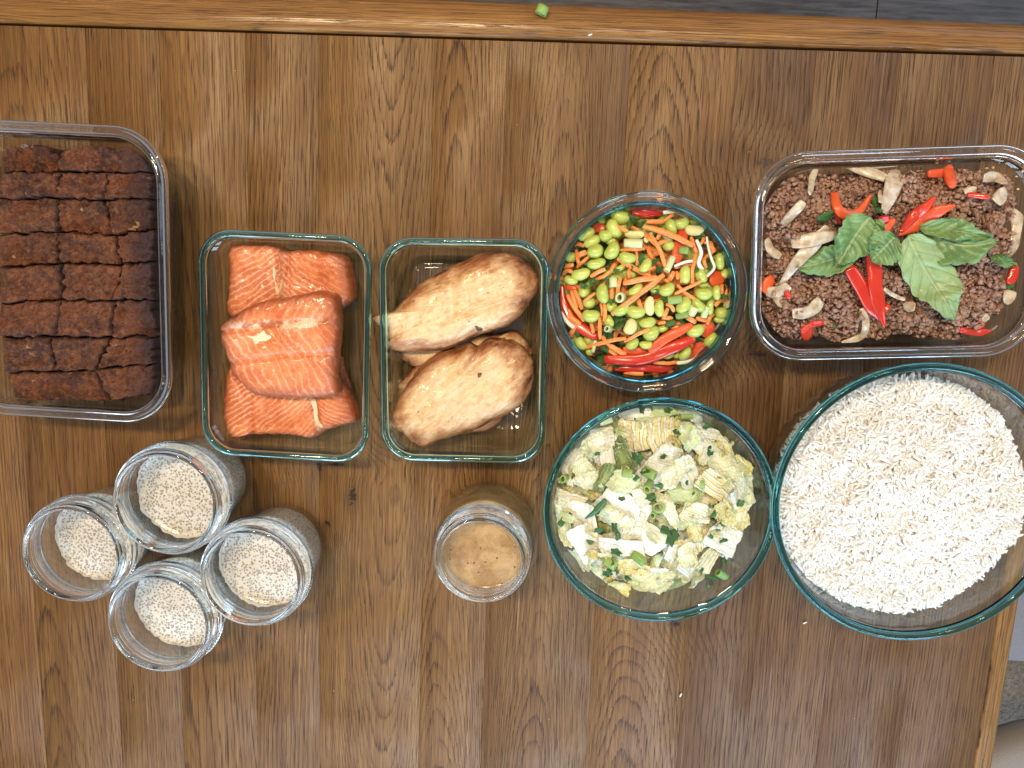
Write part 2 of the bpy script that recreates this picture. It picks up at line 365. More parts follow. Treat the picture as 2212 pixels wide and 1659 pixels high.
def rr_outline(a, b, r, n=14):
    r = min(r, a - 1e-4, b - 1e-4); pts = []
    for (sx, sy, a0) in ((1, 1, 0), (-1, 1, 90), (-1, -1, 180), (1, -1, 270)):
        for k in range(n + 1):
            t = math.radians(a0 + 90 * k / n); pts.append((sx * (a - r) + r * math.cos(t), sy * (b - r) + r * math.sin(t)))
    # add points along straights
    out = []
    for i in range(len(pts)):
        p, q = np.array(pts[i]), np.array(pts[(i + 1) % len(pts)]); out.append(p)
        if i % (n + 1) == n:
            for k in range(1, 8): out.append(p + (q - p) * k / 8)
    return np.array(out)
def loft(name, profile, outline_fn, mat, parent, closed=False, cap0=False, cap1=False, smooth=True, sharp=None):
    """profile: list of (inset, z) -> rings"""
    V = []; rings = []
    for (o, z) in profile:
        pts = outline_fn(o); n = len(pts); V += [(x, y, z) for x, y in pts]
    Fc = []; R = len(profile)
    for i in range(R if closed else R - 1):
        for k in range(n):
            a = i * n + k; b = i * n + (k + 1) % n; c = ((i + 1) % R) * n + (k + 1) % n; d = ((i + 1) % R) * n + k
            Fc.append((a, b, c, d))
    if cap0: Fc.append(tuple(range(n - 1, -1, -1)))
    if cap1: Fc.append(tuple(range((R - 1) * n, R * n)))
    return meshobj(name, V, Fc, mat, parent, smooth=smooth, sharp=sharp)
def fit_rect(L, R, T, B, z):
    L, R, T, B = [W(*p, z) for p in (L, R, T, B)]
    c = (L + R + T + B) / 4; ex = R - L; a = np.linalg.norm(ex) / 2; b = np.linalg.norm(T - B) / 2
    ang = math.atan2(ex[1], ex[0]); ang2 = math.atan2((T - B)[1], (T - B)[0]) - math.pi / 2
    return c, a, b, (ang + ang2) / 2
def circ(prof, r=1.0, n=96, ribs=None):
    def f(o):
        pts = []
        for k in range(n):
            t = 2 * math.pi * k / n; pts.append((o * math.cos(t), o * math.sin(t)))
        return np.array(pts)
    return f
def arc(cx, cz, r, a0, a1, n):
    return [(cx + r * math.cos(math.radians(a0 + (a1 - a0) * k / n)), cz + r * math.sin(math.radians(a0 + (a1 - a0) * k / n))) for k in range(n + 1)]
def box_container(L, R, T, B, h, corner, kind, label, name='glass_container'):
    c, a, b, ang = fit_rect(L, R, T, B, h)
    e = empty(name, (c[0], c[1], 0)); e.rotation_euler = (0, 0, ang); tag(e, label, 'glass container', 'glass food containers')
    fn = lambda o: rr_outline(a - o, b - o, max(corner - o * .8, .004))
    th = .0032; tp = .007 if kind == 'teal' else .009
    fl = .0025 if kind == 'teal' else .0060        # rim overhang
    zr = h - (.0055 if kind == 'teal' else .0065)
    # body: outer down, inner up, as one open shell pair
    rb = .012
    outer = [(fl, zr), (fl + tp * .5, h * .5), (fl + tp, rb)] + [(fl + tp + rb - rb * math.cos(t), rb - rb * math.sin(t)) for t in (math.radians(20), math.radians(45), math.radians(70), math.radians(90))]
    outer = outer + [(fl + tp + rb + .004, .0012), (a * .55, .0012), (a - .004, .0012)]
    inner = [(fl + th, zr), (fl + th + tp * .5, h * .5), (fl + tp + th, rb + .001)] + [(fl + tp + th + rb * .9 - rb * .9 * math.cos(t), rb + .001 - rb * .78 * math.sin(t)) for t in (math.radians(20), math.radians(45), math.radians(70), math.radians(90))]
    zb = inner[-1][1]
    inner = inner + [(a * .55, zb), (a - .004, zb)]
    gb, gr = (G_body_teal, G_rim_teal) if kind == 'teal' else (G_body_clear, G_rim_clear)
    prof = [(o, z) for o, z in outer][::-1] + inner     # bottom centre -> up outside ; then inside down
    ob = loft('body', [(o, z) for o, z in prof], fn, gb, e, closed=True)
    # flip check: outward normals wanted; outer part goes centre->out->up, ring CCW: faces point outwards/down
    if kind == 'teal':
        rim = [(fl + th + .0003, zr + .0002), (fl - .0002, zr + .0002), (.0006, zr + .0012), (0, zr + .0028), (.0006, h - .0012), (.0022, h), (fl + th - .0016, h - .0002), (fl + th, h - .0016)]
    else:
        rim = [(fl + th + .0003, zr + .0002), (fl - .0002, zr + .0002), (.0022, zr + .0010), (.0004, zr + .0022), (0, zr + .0036), (.0008, h - .0006), (.0020, h), (.0034, h - .0010), (.0052, h - .0022), (.0066, h - .0016), (.0078, h - .0010), (fl + th - .0004, h - .0022)]
    loft('rim', rim[::-1], fn, gr, e, closed=True)
    return e, c, a, b, ang, zb
hS, hL = .050, .058
box_salmon = box_container((431, 745), (800, 757), (617, 504), (607, 995), hS, .026, 'teal', 'teal-rimmed glass container holding three salmon fillets')
box_chicken = box_container((819, 760), (1181, 760), (1005, 517), (996, 1003), hS, .026, 'teal', 'teal-rimmed glass container holding chicken breasts')
box_loaf = box_container((-118, 590), (359, 590), (130, 269), (128, 909), hL, .040, 'clear', 'clear glass container at the left edge, holding sliced brown loaf')
box_beef = box_container((1621, 548), (2258, 560), (1945, 316), (1940, 774), hL, .040, 'clear', 'clear glass container of ground beef topped with basil')

def fit_circ(pts, z):
    P = np.array([W(*p, z) for p in pts]); A = np.c_[2 * P[:, :2], np.ones(len(P))]; bb = (P[:, :2] ** 2).sum(1)
    x = np.linalg.lstsq(A, bb, rcond=None)[0]; return np.array([x[0], x[1]]), math.sqrt(x[2] + x[0] ** 2 + x[1] ** 2)
def bowl(pts, h, prof_out, th, kind, label, ribs=0, rim_w=.004, rimh=.006, name='glass_bowl'):
    c, R = fit_circ(pts, h - rimh / 2)
    e = empty(name, (c[0], c[1], 0)); tag(e, label, 'glass bowl', 'round glass bowls')
    n = 144
    def fn(r):
        return np.array([(r * math.cos(2 * math.pi * k / n), r * math.sin(2 * math.pi * k / n)) for k in range(n)])
    outer = [(R * f, z * h) for f, z in prof_out]; inner = [(max(r - th, .001), z + (th if i < 5 else th * .5) if z * 1.0 < h * .93 else z) for i, (r, z) in enumerate(outer)]
    V = []; rings = outer + inner[::-1]
    nr = len(outer)
    for i, (r, z) in enumerate(rings):
        j = i if i < nr else 2 * nr - 1 - i
        for k in range(n):
            t = 2 * math.pi * k / n; rr = r
            if ribs and i < nr:
                f = z / h; m = max(0, min(1, (f - .12) * 5)) * max(0, min(1, (.93 - f) * 6)); rr = r + .0011 * m * math.cos(ribs * (t + f * .55))
            V.append((rr * math.cos(t), rr * math.sin(t), z))
    Fc = [(i * n + k, i * n + (k + 1) % n, (i + 1) * n + (k + 1) % n, (i + 1) * n + k) for i in range(len(rings) - 1) for k in range(n)]
    gb = G_body_teal if kind != 'clear' else G_body_clear
    meshobj('body', V, Fc, gb, e)
    gr = {'teal': G_rim_teal, 'deep': G_rim_deep, 'clear': G_rim_clear}[kind]
    ri = R * prof_out[-1][0] - th; zt0 = prof_out[-1][1] * h
    w_ = R - ri
    if kind == 'clear':
        rim = [(ri, zt0 + .0002), (ri + th, zt0 + .0002), (R - .003, zt0 + .0004), (R - .0006, zt0 + .0014), (R, zt0 + .003), (R - .0007, h - .0008), (R - .0022, h), (R - .004, h - .0012), (R - .006, h - .0022), (R - .0075, h - .0016), (ri + .001, h - .0020)]
    else:
        rim = [(ri, zt0 + .0002), (ri + th, zt0 + .0002), (R - .0006, zt0 + .0012), (R, zt0 + .003), (R - .0006, h - .0012), (R - .0022, h), (ri + .0018, h - .0002), (ri + .0002, h - .0016)]
    loft('rim', rim, fn, gr, e, closed=True)
    def rin(z): return np.interp(z, [q[1] for q in outer], [q[0] for q in outer]) - th - .0007
    return e, c, R, rin
P_str = [(.0, .02), (.55, .02), (.76, .025), (.83, .06), (.868, .14), (.885, .28), (.90, .5), (.912, .75), (.922, .89)]
hE, hC, hR = .058, .078, .098
bowl_eda = bowl([(1180, 628), (1615, 630), (1397, 412), (1403, 848)], hE, P_str, .0032, 'clear', 'clear round glass bowl of edamame and carrot salad')
loft('inner_ring', [(bowl_eda[2] - .0075, hE - .0045), (bowl_eda[2] - .0075, hE - .0028), (bowl_eda[2] * .925 - .0035, hE - .0048), (bowl_eda[2] * .915 - .0035, hE - .014), (bowl_eda[2] * .915, hE - .014)], circ(None), G_rim_deep, bowl_eda[0], closed=True)
P_bowl = [(.0, .015), (.45, .015), (.58, .03), (.66, .08), (.74, .2), (.82, .38), (.90, .6), (.955, .8), (.975, .925)]
bowl_cab = bowl([(1175, 1085), (1678, 1097), (1425, 857), (1430, 1343)], hC, P_bowl, .0035, 'deep', 'ribbed glass bowl of chopped cabbage salad', ribs=36)
P_rice = [(.0, .015), (.52, .015), (.64, .03), (.72, .08), (.80, .2), (.87, .38), (.93, .6), (.965, .8), (.98, .94)]
bowl_rice = bowl([(1682, 1062), (2212, 853), (2003, 790), (1975, 1387), (2212, 1272), (1745, 880)], hR, P_rice, .0038, 'deep', 'large ribbed glass bowl of white rice, cut by the right edge', ribs=44)

# ---------------------------------------------------------------- jars
def jar(px, py, rpx, h, label, kind='chia', body=None):
    c = W(px, py, h - .008); R = np.linalg.norm(W(px + rpx, py, h - .008) - W(px - rpx, py, h - .008)) / 2
    e = empty('glass_jar', (c[0], c[1], 0)); tag(e, label, 'glass jar', 'glass jars')
    n = 96; fn = circ(None, n=n)
    if kind == 'chia':
        out = [(0.0, .0022), (R * .60, .0022), (R * .72, .0008), (R * .80, .0022), (R * .855, .007), (R * .875, .014), (R * .93, h * .5), (R * .955, h - .026), (R * .955, h - .0215), (R * .925, h - .018)]
        th = .0026
    else:
        out = [(0.0, .0022), (R * .70, .0022), (R * .86, .0008), (R * .94, .0026), (R * 1.0, .008), (R * 1.035, .018), (R * 1.05, h * .45), (R * 1.05, h - .030), (R * 1.02, h - .0255), (R * .95, h - .0215), (R * .91, h - .0185)]
        th = .0028
    inn = [(max(r - th, 0.0), z + (.003 if r < R * .84 else 0)) for r, z in out]
    loft('body', out + inn[::-1], fn, G_jar, e)
    # neck with two thread ridges, support ring and lip
    r0 = R * .925 if kind == 'chia' else R * .91
    neck = [(r0 + .0002, h - .0208), (R * .985, h - .0198), (R * 1.0, h - .0186), (R * .985, h - .0174), (r0 + .0004, h - .0162)]
    for zt in (.0140, .0104, .0068): neck += [(r0, h - zt - .0012), (R * .962, h - zt - .0005), (R * .974, h - zt), (R * .962, h - zt + .0005), (r0, h - zt + .0012)]
    neck += [(r0 - .0002, h - .0036), (r0 - .0008, h - .0010), (r0 - .0018, h), (r0 - .0034, h - .0002), (r0 - .0042, h - .0014), (r0 - .0040, h - .008), (r0 - th, h - .0208)]
    n2 = []
    loft('neck', neck, fn, G_jar_neck, e, closed=True)
    return e, c, R, h, out, th
# ---------------------------------------------------------------- food helpers
def catmull(pts, n, closed=True):
    P = np.array(pts, float); m = len(P); out = []
    for k in range(n):
        u = k / n * m if closed else k / (n - 1) * (m - 1); i = int(math.floor(u)); t = u - i
        if closed: a, b, c, d = P[(i - 1) % m], P[i % m], P[(i + 1) % m], P[(i + 2) % m]
        else:
            i = min(i, m - 2); t = u - i; a, b, c, d = P[max(i - 1, 0)], P[i], P[i + 1], P[min(i + 2, m - 1)]
        out.append(.5 * ((2 * b) + (-a + c) * t + (2 * a - 5 * b + 4 * c - d) * t * t + (-a + 3 * b - 3 * c + d) * t ** 3))
    return np.array(out)
def Dmap(x0, y0, k): return lambda x, y: (x0 + x * k, y0 + y * k)
def blob(name, outline, z0, h, mat, nseg=150, rings=34, p=3.0, q=2.0, rough=0.0, rs=400, lump=0.0, ls=60, edge=0.0, es=150, seed=0, zf=None, zp=None, cen=None, smoothc=True, under=.9, tilt=(0, 0)):
    """solid with the traced outline (photo pixels, taken at mid height), a domed top and its own underside"""
    zp = z0 + h * .5 if zp is None else zp
    O = np.array([W(x, y, zp)[:2] for x, y in outline]); O = catmull(O, nseg) if smoothc else resample(O, nseg)
    if np.sum(O[:, 0] * np.roll(O[:, 1], -1) - np.roll(O[:, 0], -1) * O[:, 1]) < 0: O = O[::-1]
    c = O.mean(0) if cen is None else W(*cen, zp)[:2]
    T = 1 - (1 - np.linspace(0, 1, rings)) ** 1.35
    # edge raggedness
    if edge:
        d = O - c; L = np.linalg.norm(d, axis=1, keepdims=True); nz = fbm(np.c_[O * es, np.full(len(O), seed)], 4, seed)
        O = O + d / L * (edge * nz)[:, None]
    V = []; TT = []
    for t in T:
        XY = c + (O - c) * t; prof = (max(0, 1 - t ** p)) ** (1 / q)
        V.append(np.c_[XY, np.full(len(XY), z0 + h * (.30 + .70 * prof))]); TT.append(np.full(nseg, t))
    V.append(np.c_[c + (O - c) * 1.0, np.full(nseg, z0 + h * .15)]); TT.append(np.ones(nseg))
    V.append(np.c_[c + (O - c) * under, np.full(nseg, z0)]); TT.append(np.ones(nseg))
    V = np.concatenate(V); TT = np.concatenate(TT); n = len(V)
    top = np.ones(n); top[-2 * nseg:] = 0
    P3 = V.copy(); P3[:, 2] *= .6
    if zf is not None: V[:, 2] += zf(V, TT) * top
    V[:, 2] += ((V[:, 0] - c[0]) * tilt[0] + (V[:, 1] - c[1]) * tilt[1])
    if lump: V[:, 2] += lump * fbm(P3 * ls, 3, seed + 3) * top
    if rough:
        r = fbm(P3 * rs, 4, seed + 9, .6); V[:, 2] += rough * r * top; V[:, 0] += rough * .5 * fbm(P3 * rs + 50, 2, seed) * (TT > .5) * top
    V[:, 2] = np.maximum(V[:, 2], z0 * .999) if tilt == (0, 0) else V[:, 2]
    # centre vertex collapse
    Fc = []; R = rings + 2
    for i in range(R - 1):
        for k in range(nseg):
            a = i * nseg + k; b = i * nseg + (k + 1) % nseg
            if i == 0: continue
            Fc.append((a, a + nseg, b + nseg, b))
    for k in range(nseg): Fc.append((nseg + k, nseg + (k + 1) % nseg, 0))
    Fc.append(tuple((R - 1) * nseg + k for k in range(nseg))[::-1])
    V[0] = V[nseg:2 * nseg].mean(0)
    keep = [0] + list(range(nseg, R * nseg)); remap = {o: i for i, o in enumerate(keep)}
    Fc = [tuple(remap[v] for v in f) for f in Fc]; V = V[keep]; TT = TT[keep]
    return meshobj(name, V, Fc, mat, None, attrs={'edge': TT, 'hz': (V[:, 2] - z0) / h})
def resample(P, n):
    P = np.asarray(P); Q = np.r_[P, P[:1]]; d = np.r_[0, np.cumsum(np.linalg.norm(np.diff(Q, axis=0), axis=1))]
    u = np.linspace(0, d[-1], n, endpoint=False); return np.c_[np.interp(u, d, Q[:, 0]), np.interp(u, d, Q[:, 1])]
def tube(name, pts, wid, thk, mat, parent=None, m=8, n=None, square=False, taper=(1, 1), twist=0.0, wob=0.0, seed=0, power=2.0, smooth=True, uvs=False):
    """bent strip: pts 3-D centre line, wid / thk cross section, rounded (power 2) or boxy (power 6)"""
    P = np.array(pts, float); n = n or max(5, 5 * (len(P) - 1) + 1); P = catmull(P, n, closed=False) if len(P) > 2 else np.array([P[0] + (P[1] - P[0]) * t for t in np.linspace(0, 1, n)])
    r = np.random.RandomState(seed)
    if wob: P = P + np.c_[fbm(P * 90 + seed, 2, seed), fbm(P * 90 + 9 + seed, 2, seed), fbm(P * 90 + 30, 2, seed) * .5] * wob
    T = np.gradient(P, axis=0); T /= np.linalg.norm(T, axis=1, keepdims=True) + 1e-9
    V = []; U = []
    for i in range(n):
        t = T[i]; side = np.cross(t, (0, 0, 1)); side /= np.linalg.norm(side) + 1e-9; up = np.cross(side, t)
        a = twist * (i / (n - 1) - .5) + (r.rand() - .5) * 0; side, up = side * math.cos(a) + up * math.sin(a), -side * math.sin(a) + up * math.cos(a)
        f = i / (n - 1); w_ = wid if np.isscalar(wid) else np.interp(f, np.linspace(0, 1, len(wid)), wid)
        k = (taper[0] + (1 - taper[0]) * min(1, f * 4)) * (taper[1] + (1 - taper[1]) * min(1, (1 - f) * 4))
        for j in range(m):
            th = 2 * math.pi * (j + .5) / m; c_, s_ = math.cos(th), math.sin(th); rr = (abs(c_) ** power + abs(s_) ** power) ** (-1 / power)
            V.append(P[i] + side * c_ * rr * w_ / 2 * k + up * s_ * rr * thk / 2 * k); U.append(f)
    for e_, i in ((-1, 0), (1, n - 1)):
        V.append(P[i] + T[i] * e_ * (thk * .25 if power < 4 else 0)); U.append(0 if e_ < 0 else 1)
    Fc = []
    for i in range(n - 1):
        for j in range(m): a = i * m + j; b = i * m + (j + 1) % m; Fc.append((a, b, b + m, a + m))
    for j in range(m):
        Fc.append(((j + 1) % m, j, n * m)); Fc.append(((n - 1) * m + j, (n - 1) * m + (j + 1) % m, n * m + 1))
    return meshobj(name, V, Fc, mat, parent, smooth=smooth, sharp=50 if power > 4 else None, attrs={'along': U})

def clamp_box(o, box, h, tp=.009, fl=.006, th=.0032, corner=.038):
    """keep a thing inside the tapering walls of its container"""
    e, c, a, b, ang, zb = box; ca_, sa_ = math.cos(ang), math.sin(ang)
    me = o.data; V = np.empty(len(me.vertices) * 3); me.vertices.foreach_get('co', V); V = V.reshape(-1, 3)
    dx, dy = V[:, 0] - c[0], V[:, 1] - c[1]; u, v = dx * ca_ + dy * sa_, -dx * sa_ + dy * ca_
    ins = fl + th + .0006 + tp * np.clip(1 - V[:, 2] / h, 0, 1) + np.clip(.012 - V[:, 2], 0, 1) * .7; A, B = a - ins, b - ins
    u = np.clip(u, -A, A); v = np.clip(v, -B, B); cu, cv = np.maximum(np.abs(u) - (A - corner), 0), np.maximum(np.abs(v) - (B - corner), 0); r = np.hypot(cu, cv); k = np.where(r > corner, corner / np.maximum(r, 1e-9), 1)
    u = np.where(k < 1, np.sign(u) * ((A - corner) + cu * k), u); v = np.where(k < 1, np.sign(v) * ((B - corner) + cv * k), v)
    V[:, 0] = c[0] + u * ca_ - v * sa_; V[:, 1] = c[1] + u * sa_ + v * ca_; me.vertices.foreach_set('co', V.ravel()); me.update()
def clamp_round(o, c, rin):
    me = o.data; V = np.empty(len(me.vertices) * 3); me.vertices.foreach_get('co', V); V = V.reshape(-1, 3); d = V[:, :2] - c[:2]; r = np.hypot(d[:, 0], d[:, 1]); m = rin(V[:, 2]); k = np.where(r > m, m / np.maximum(r, 1e-9), 1)
    V[:, :2] = c[:2] + d * k[:, None]; me.vertices.foreach_set('co', V.ravel()); me.update()
CLK = ['three', 'two', 'one', 'twelve', 'eleven', 'ten', 'nine', 'eight', 'seven', 'six', 'five', 'four']
def where(c, R, x, y):
    """where in a round bowl, read off its centre like a clock face"""
    d = math.hypot(x - c[0], y - c[1]) / R
    if d < .16: return 'at the very centre'
    return ('near the centre towards ' if d < .42 else 'midway out at ' if d < .68 else 'near the rim at ') + CLK[int(round(math.degrees(math.atan2(y - c[1], x - c[0])) / 30)) % 12] + " o'clock"

# ---------------------------------------------------------------- bread slices in the left container
s = NT('brown_bread_crust'); P = s.obj(); ed = s.attr('edge'); hz = s.attr('hz')
n1 = s.noise(P, 45, 4, .6); n2 = s.noise(P, 900, 3, .7); n3 = s.noise(P, 220, 3, .6); v = s.voro(P, 520)
c = s.mix(s.rng(n1, .40, .60), (0.060, 0.018, 0.009), (0.180, 0.052, 0.016)); c = s.mix(s.math('MULTIPLY', s.rng(n3, .45, .66), .65), c, (0.32, 0.115, 0.032))
c = s.mix(s.math('MULTIPLY', s.rng(n2, .55, .35), .55), c, (0.030, 0.010, 0.008))
rx = s.n('ShaderNodeSeparateXYZ'); s.l(P, rx.inputs[0])
toast = s.math('ADD', s.attr('toast'), s.math('MULTIPLY', s.math('SUBTRACT', n3, .5), 1.2))
c = s.mix(s.math('MULTIPLY', s.rng(toast, .35, .85), .85), c, (0.032, 0.012, 0.013))
c = s.mix(s.math('MULTIPLY', s.rng(s.math('ADD', ed, s.math('MULTIPLY', n3, .12)), .97, 1.04), .7), c, (0.018, 0.008, 0.007))
pits = s.rng(v, .30, .12); c = s.mix(s.math('MULTIPLY', pits, .35), c, (0.02, 0.008, 0.006))
ban = s.rng(s.noise(P, 75, 3, .5), .70, .73); c = s.mix(s.math('MULTIPLY', ban, .8), c, (0.42, 0.26, 0.12))
s.bsdf(c, s.rng(n3, .3, .7, .45, .75), s.bump(s.math('SUBTRACT', s.math('ADD', n2, s.math('MULTIPLY', n3, .8)), s.math('MULTIPLY', pits, .6)), 1.0, .0022), spec=.5); M_bread = s.m
DL = Dmap(0, 237.6, .4234)       # zoom of the loaf
rows_y = [ [175, 200, 178], [318, 330, 318], [452, 452, 462], [628, 628, 605], [798, 790, 775], [985, 960, 975], [1160, 1168, 1165], [1330, 1320, 1290], [1480, 1490, 1440] ]
rows_x = [ [28, 330, 560, 775], [10, 330, 560, 775], [-4, 310, 545, 785], [-6, 308, 600, 785], [-6, 325, 625, 785], [5, 330, 590, 795], [5, 290, 575, 800], [30, 275, 500, 805], [80, 300, 560, 790] ]
NR = ['top', 'second', 'third', 'fourth', 'fifth', 'sixth', 'seventh', 'bottom']; NCn = ['left', 'middle', 'right']
rj = np.random.RandomState(3)
jit = {}
def gpt(i, j):
    if (i, j) not in jit:
        y = np.interp(j, [0, 1, 3], rows_y[i]) if False else [rows_y[i][0], (rows_y[i][0] + rows_y[i][1]) / 2, rows_y[i][1], rows_y[i][2]][j]
        x = rows_x[i][j]; jit[(i, j)] = (x + (rj.rand() - .5) * 40, y + (rj.rand() - .5) * 26)
    return jit[(i, j)]
zl = hL - .006; special = {0: [(28, 175), (230, 205), (330, 245), (400, 180)], }
merged = {(0, 0): 2, (4, 0): 1}
emap = {}
def edge_pts(key, p, q, n=5, amp=9):
    k = tuple(sorted([p, q]))
    if k not in emap:
        r = np.random.RandomState(abs(hash((round(k[0][0]), round(k[0][1]), round(k[1][0]), round(k[1][1])))) % 99991)
        a, b = np.array(k[0]), np.array(k[1]); d = b - a; nn_ = np.array([-d[1], d[0]]) / (np.linalg.norm(d) + 1e-9)
        emap[k] = [a + d * t + nn_ * (r.rand() - .5) * 2 * amp for t in np.linspace(0, 1, n + 1)[1:-1]]
    e_ = emap[k]; return e_ if k[0] == p else e_[::-1]
for i in range(8):
    js = [0, 1, 2]
    if i == 0: spans = [(0, 1), (1, 3)]
    elif i == 7: spans = [(0, 2), (2, 3)]
    elif i == 1: spans = [(0, 1), (1, 2), (2, 3)]
    else: spans = [(0, 1), (1, 2), (2, 3)]
    for si, (j0, j1) in enumerate(spans):
        ring = []
        top_ = [gpt(i, j) for j in range(j0, j1 + 1)]; bot_ = [gpt(i + 1, j) for j in range(j0, j1 + 1)][::-1]
        corners = top_ + bot_
        for a_, b_ in zip(corners, corners[1:] + corners[:1]):
            ring.append(np.array(a_)); ring += edge_pts(None, a_, b_, 9, 8)
        ring = np.array(ring)
        if i == 0: # humps along the top edge
            sel = ring[:, 1] < 215; ring[sel, 1] += 40 * np.exp(-((ring[sel, 0] - 300) / 45) ** 2) * 1.0 + 10 * np.sin(ring[sel, 0] / 45)
        cc = ring.mean(0); d = ring - cc; L = np.linalg.norm(d, axis=1, keepdims=True); ring = cc + d * (1 - .7 / L)
        col = (cc[0]) / 780
        z = zl + .0035 * math.sin(i * 1.7 + si) - (0.004 if i in (0, 7) else 0)
        out = [DL(x, y) for x, y in ring]
        o = blob('bread_slice', out, .0065, z - .0065, M_bread, nseg=110, rings=26, p=30.0, q=3.0, rough=.0013, rs=300, lump=.0040, ls=48, edge=.0011, es=420, seed=i * 10 + si, zp=z - .004, smoothc=False, under=.985)
        clamp_box(o, box_loaf, hL)
        me = o.data; n_ = len(me.vertices); a = me.attributes.new('toast', 'FLOAT', 'POINT'); xr_ = W(330, 600, zl)[0]
        a.data.foreach_set('value', [max(0, min(1.1, 1 - (xr_ - v_.co.x) / .034)) for v_ in me.vertices])
        place = {2: ('left', 'right'), 3: NCn}[len(spans)][si] if len(spans) > 1 else 'whole'
        lab = {0: 'top', 7: 'bottom'}.get(i, NR[i])
        tag(o, f'dark brown bread slice, {place} piece in the {lab} row of the sliced loaf', 'bread slice', 'slices of the brown loaf')

# ---------------------------------------------------------------- salmon
def salmon_mat(name, fx, fy, freq=1.0, chev=1.0, ang=0.0, pale=0.3):
    s = NT(name); P = s.obj(); ed = s.attr('edge'); hz = s.attr('hz')
    c0 = s.vmath('SUBTRACT', P, (fx, fy, 0)); ro = s.n('ShaderNodeVectorRotate', rotation_type='Z_AXIS'); s.l(c0, ro.inputs['Vector']); ro.inputs['Angle'].default_value = ang
    sp = s.n('ShaderNodeSeparateXYZ'); s.l(ro.outputs[0], sp.inputs[0]); x, y = sp.outputs[0], sp.outputs[1]
    n1 = s.noise(P, 55, 4, .6); n2 = s.noise(P, 320, 4, .65); n3 = s.noise(P, 1400, 2, .6); n4 = s.noise(P, 26, 2)
    ax = s.math('ABSOLUTE', x)
    ph = s.math('ADD', s.math('MULTIPLY', y, 260 * freq), s.math('MULTIPLY', s.math('POWER', s.math('ADD', ax, .002), .62), 62 * chev)); ph = s.math('ADD', ph, s.math('MULTIPLY', n1, 3.4)); ph = s.math('ADD', ph, s.math('MULTIPLY', n2, 0.45))
    st = s.rng(s.math('ABSOLUTE', s.math('SUBTRACT', s.math('FRACT', s.math('MULTIPLY', ph, .72)), .5)), .24, .44, smooth=True)
    vis = s.rng(n4, .35, .6)
    c = s.mix(s.rng(n1, .40, .60), (0.52, 0.105, 0.014), (0.70, 0.215, 0.070)); c = s.mix(s.math('MULTIPLY', s.rng(n4, .44, .66), .5), c, (0.68, 0.26, 0.14))
    c = s.mix(s.math('MULTIPLY', s.math('MULTIPLY', st, s.math('MULTIPLY_ADD', vis, .8, .2)), min(1, pale * 1.35)), c, (0.88, 0.50, 0.30))
    c = s.mix(s.math('MULTIPLY', s.rng(n2, .50, .70), .55), c, (0.36, 0.065, 0.010))
    # seam of dark meat and white curds along the spine
    seam = s.math('MULTIPLY', s.rng(s.math('ADD', ax, s.math('MULTIPLY', s.math('SUBTRACT', n2, .5), .006)), .0030, .0008), 1.0)
    c = s.mix(s.math('MULTIPLY', seam, .5), c, (0.30, 0.10, 0.04))
    wh = s.math('MULTIPLY', s.rng(s.math('ADD', ax, s.math('MULTIPLY', s.math('SUBTRACT', n2, .5), .012)), .0042, .0025), s.rng(n1, .52, .60)); c = s.mix(s.math('MULTIPLY', wh, .85), c, (0.88, 0.66, 0.45))
    brown = s.math('ADD', ed, s.math('MULTIPLY', s.math('SUBTRACT', n1, .5), .5)); c = s.mix(s.math('MULTIPLY', s.rng(brown, .74, .98), .8), c, (0.24, 0.045, 0.010))
    c = s.mix(s.math('MULTIPLY', s.rng(brown, 1.0, 1.10), .9), c, (0.025, 0.010, 0.010))
    skin = s.rng(hz, .16, .05); c = s.mix(s.math('MULTIPLY', skin, .9), c, (0.05, 0.05, 0.055))
    h_ = s.math('ADD', s.math('MULTIPLY', n2, .9), s.math('SUBTRACT', s.math('MULTIPLY', n3, .45), s.math('MULTIPLY', st, .35))); h_ = s.math('SUBTRACT', h_, s.math('MULTIPLY', seam, .8))
    s.bsdf(c, s.rng(n2, .3, .7, .28, .50), s.bump(h_, .7, .0010), sss=.04, sss_r=(1, .35, .15), sss_s=.002, coat=.35, coat_r=.14)
    return s.m
DS = Dmap(760 / 1.8517, 880 / 1.8517, .6027 / 1.8517)
def dents(lines, z, wdt=.0022, dep=.0025):
    """grooves running along traced lines"""
    LN = [np.array([W(x, y, z)[:2] for x, y in l]) for l in lines]
    def f(V, T):
        r = np.zeros(len(V))
        for l in LN:
            dm = np.full(len(V), 9.)
            for a, b in zip(l[:-1], l[1:]):
                ab = b - a; t = np.clip(((V[:, :2] - a) @ ab) / (ab @ ab), 0, 1); dm = np.minimum(dm, np.linalg.norm(V[:, :2] - a - t[:, None] * ab, axis=1))
            r -= dep * np.exp(-(dm / wdt) ** 2)
        return r
    return f
o1 = [(275, 190), (330, 158), (480, 162), (530, 155), (600, 172), (650, 205), (760, 195), (900, 208), (1040, 245), (1075, 330), (1095, 480), (1080, 545), (960, 610), (850, 700), (600, 720), (400, 690), (268, 620), (268, 500), (280, 350)]
o3 = [(265, 1010), (320, 950), (600, 900), (960, 890), (1010, 980), (1060, 1120), (1110, 1260), (1112, 1330), (1000, 1365), (900, 1400), (820, 1440), (720, 1420), (560, 1415), (420, 1418), (300, 1435), (250, 1380), (230, 1280), (245, 1130)]
o2 = [(195, 705), (300, 625), (390, 570), (520, 525), (640, 512), (760, 485), (850, 472), (955, 500), (980, 590), (988, 700), (975, 850), (965, 1000), (975, 1150), (880, 1180), (720, 1188), (560, 1182), (430, 1165), (370, 1120), (275, 1010), (240, 920), (205, 810), (197, 740)]
sx = lambda x, y, z: W(*DS(x, y), z)
a_, b_ = sx(575, 200, .03), sx(575, 500, .03)
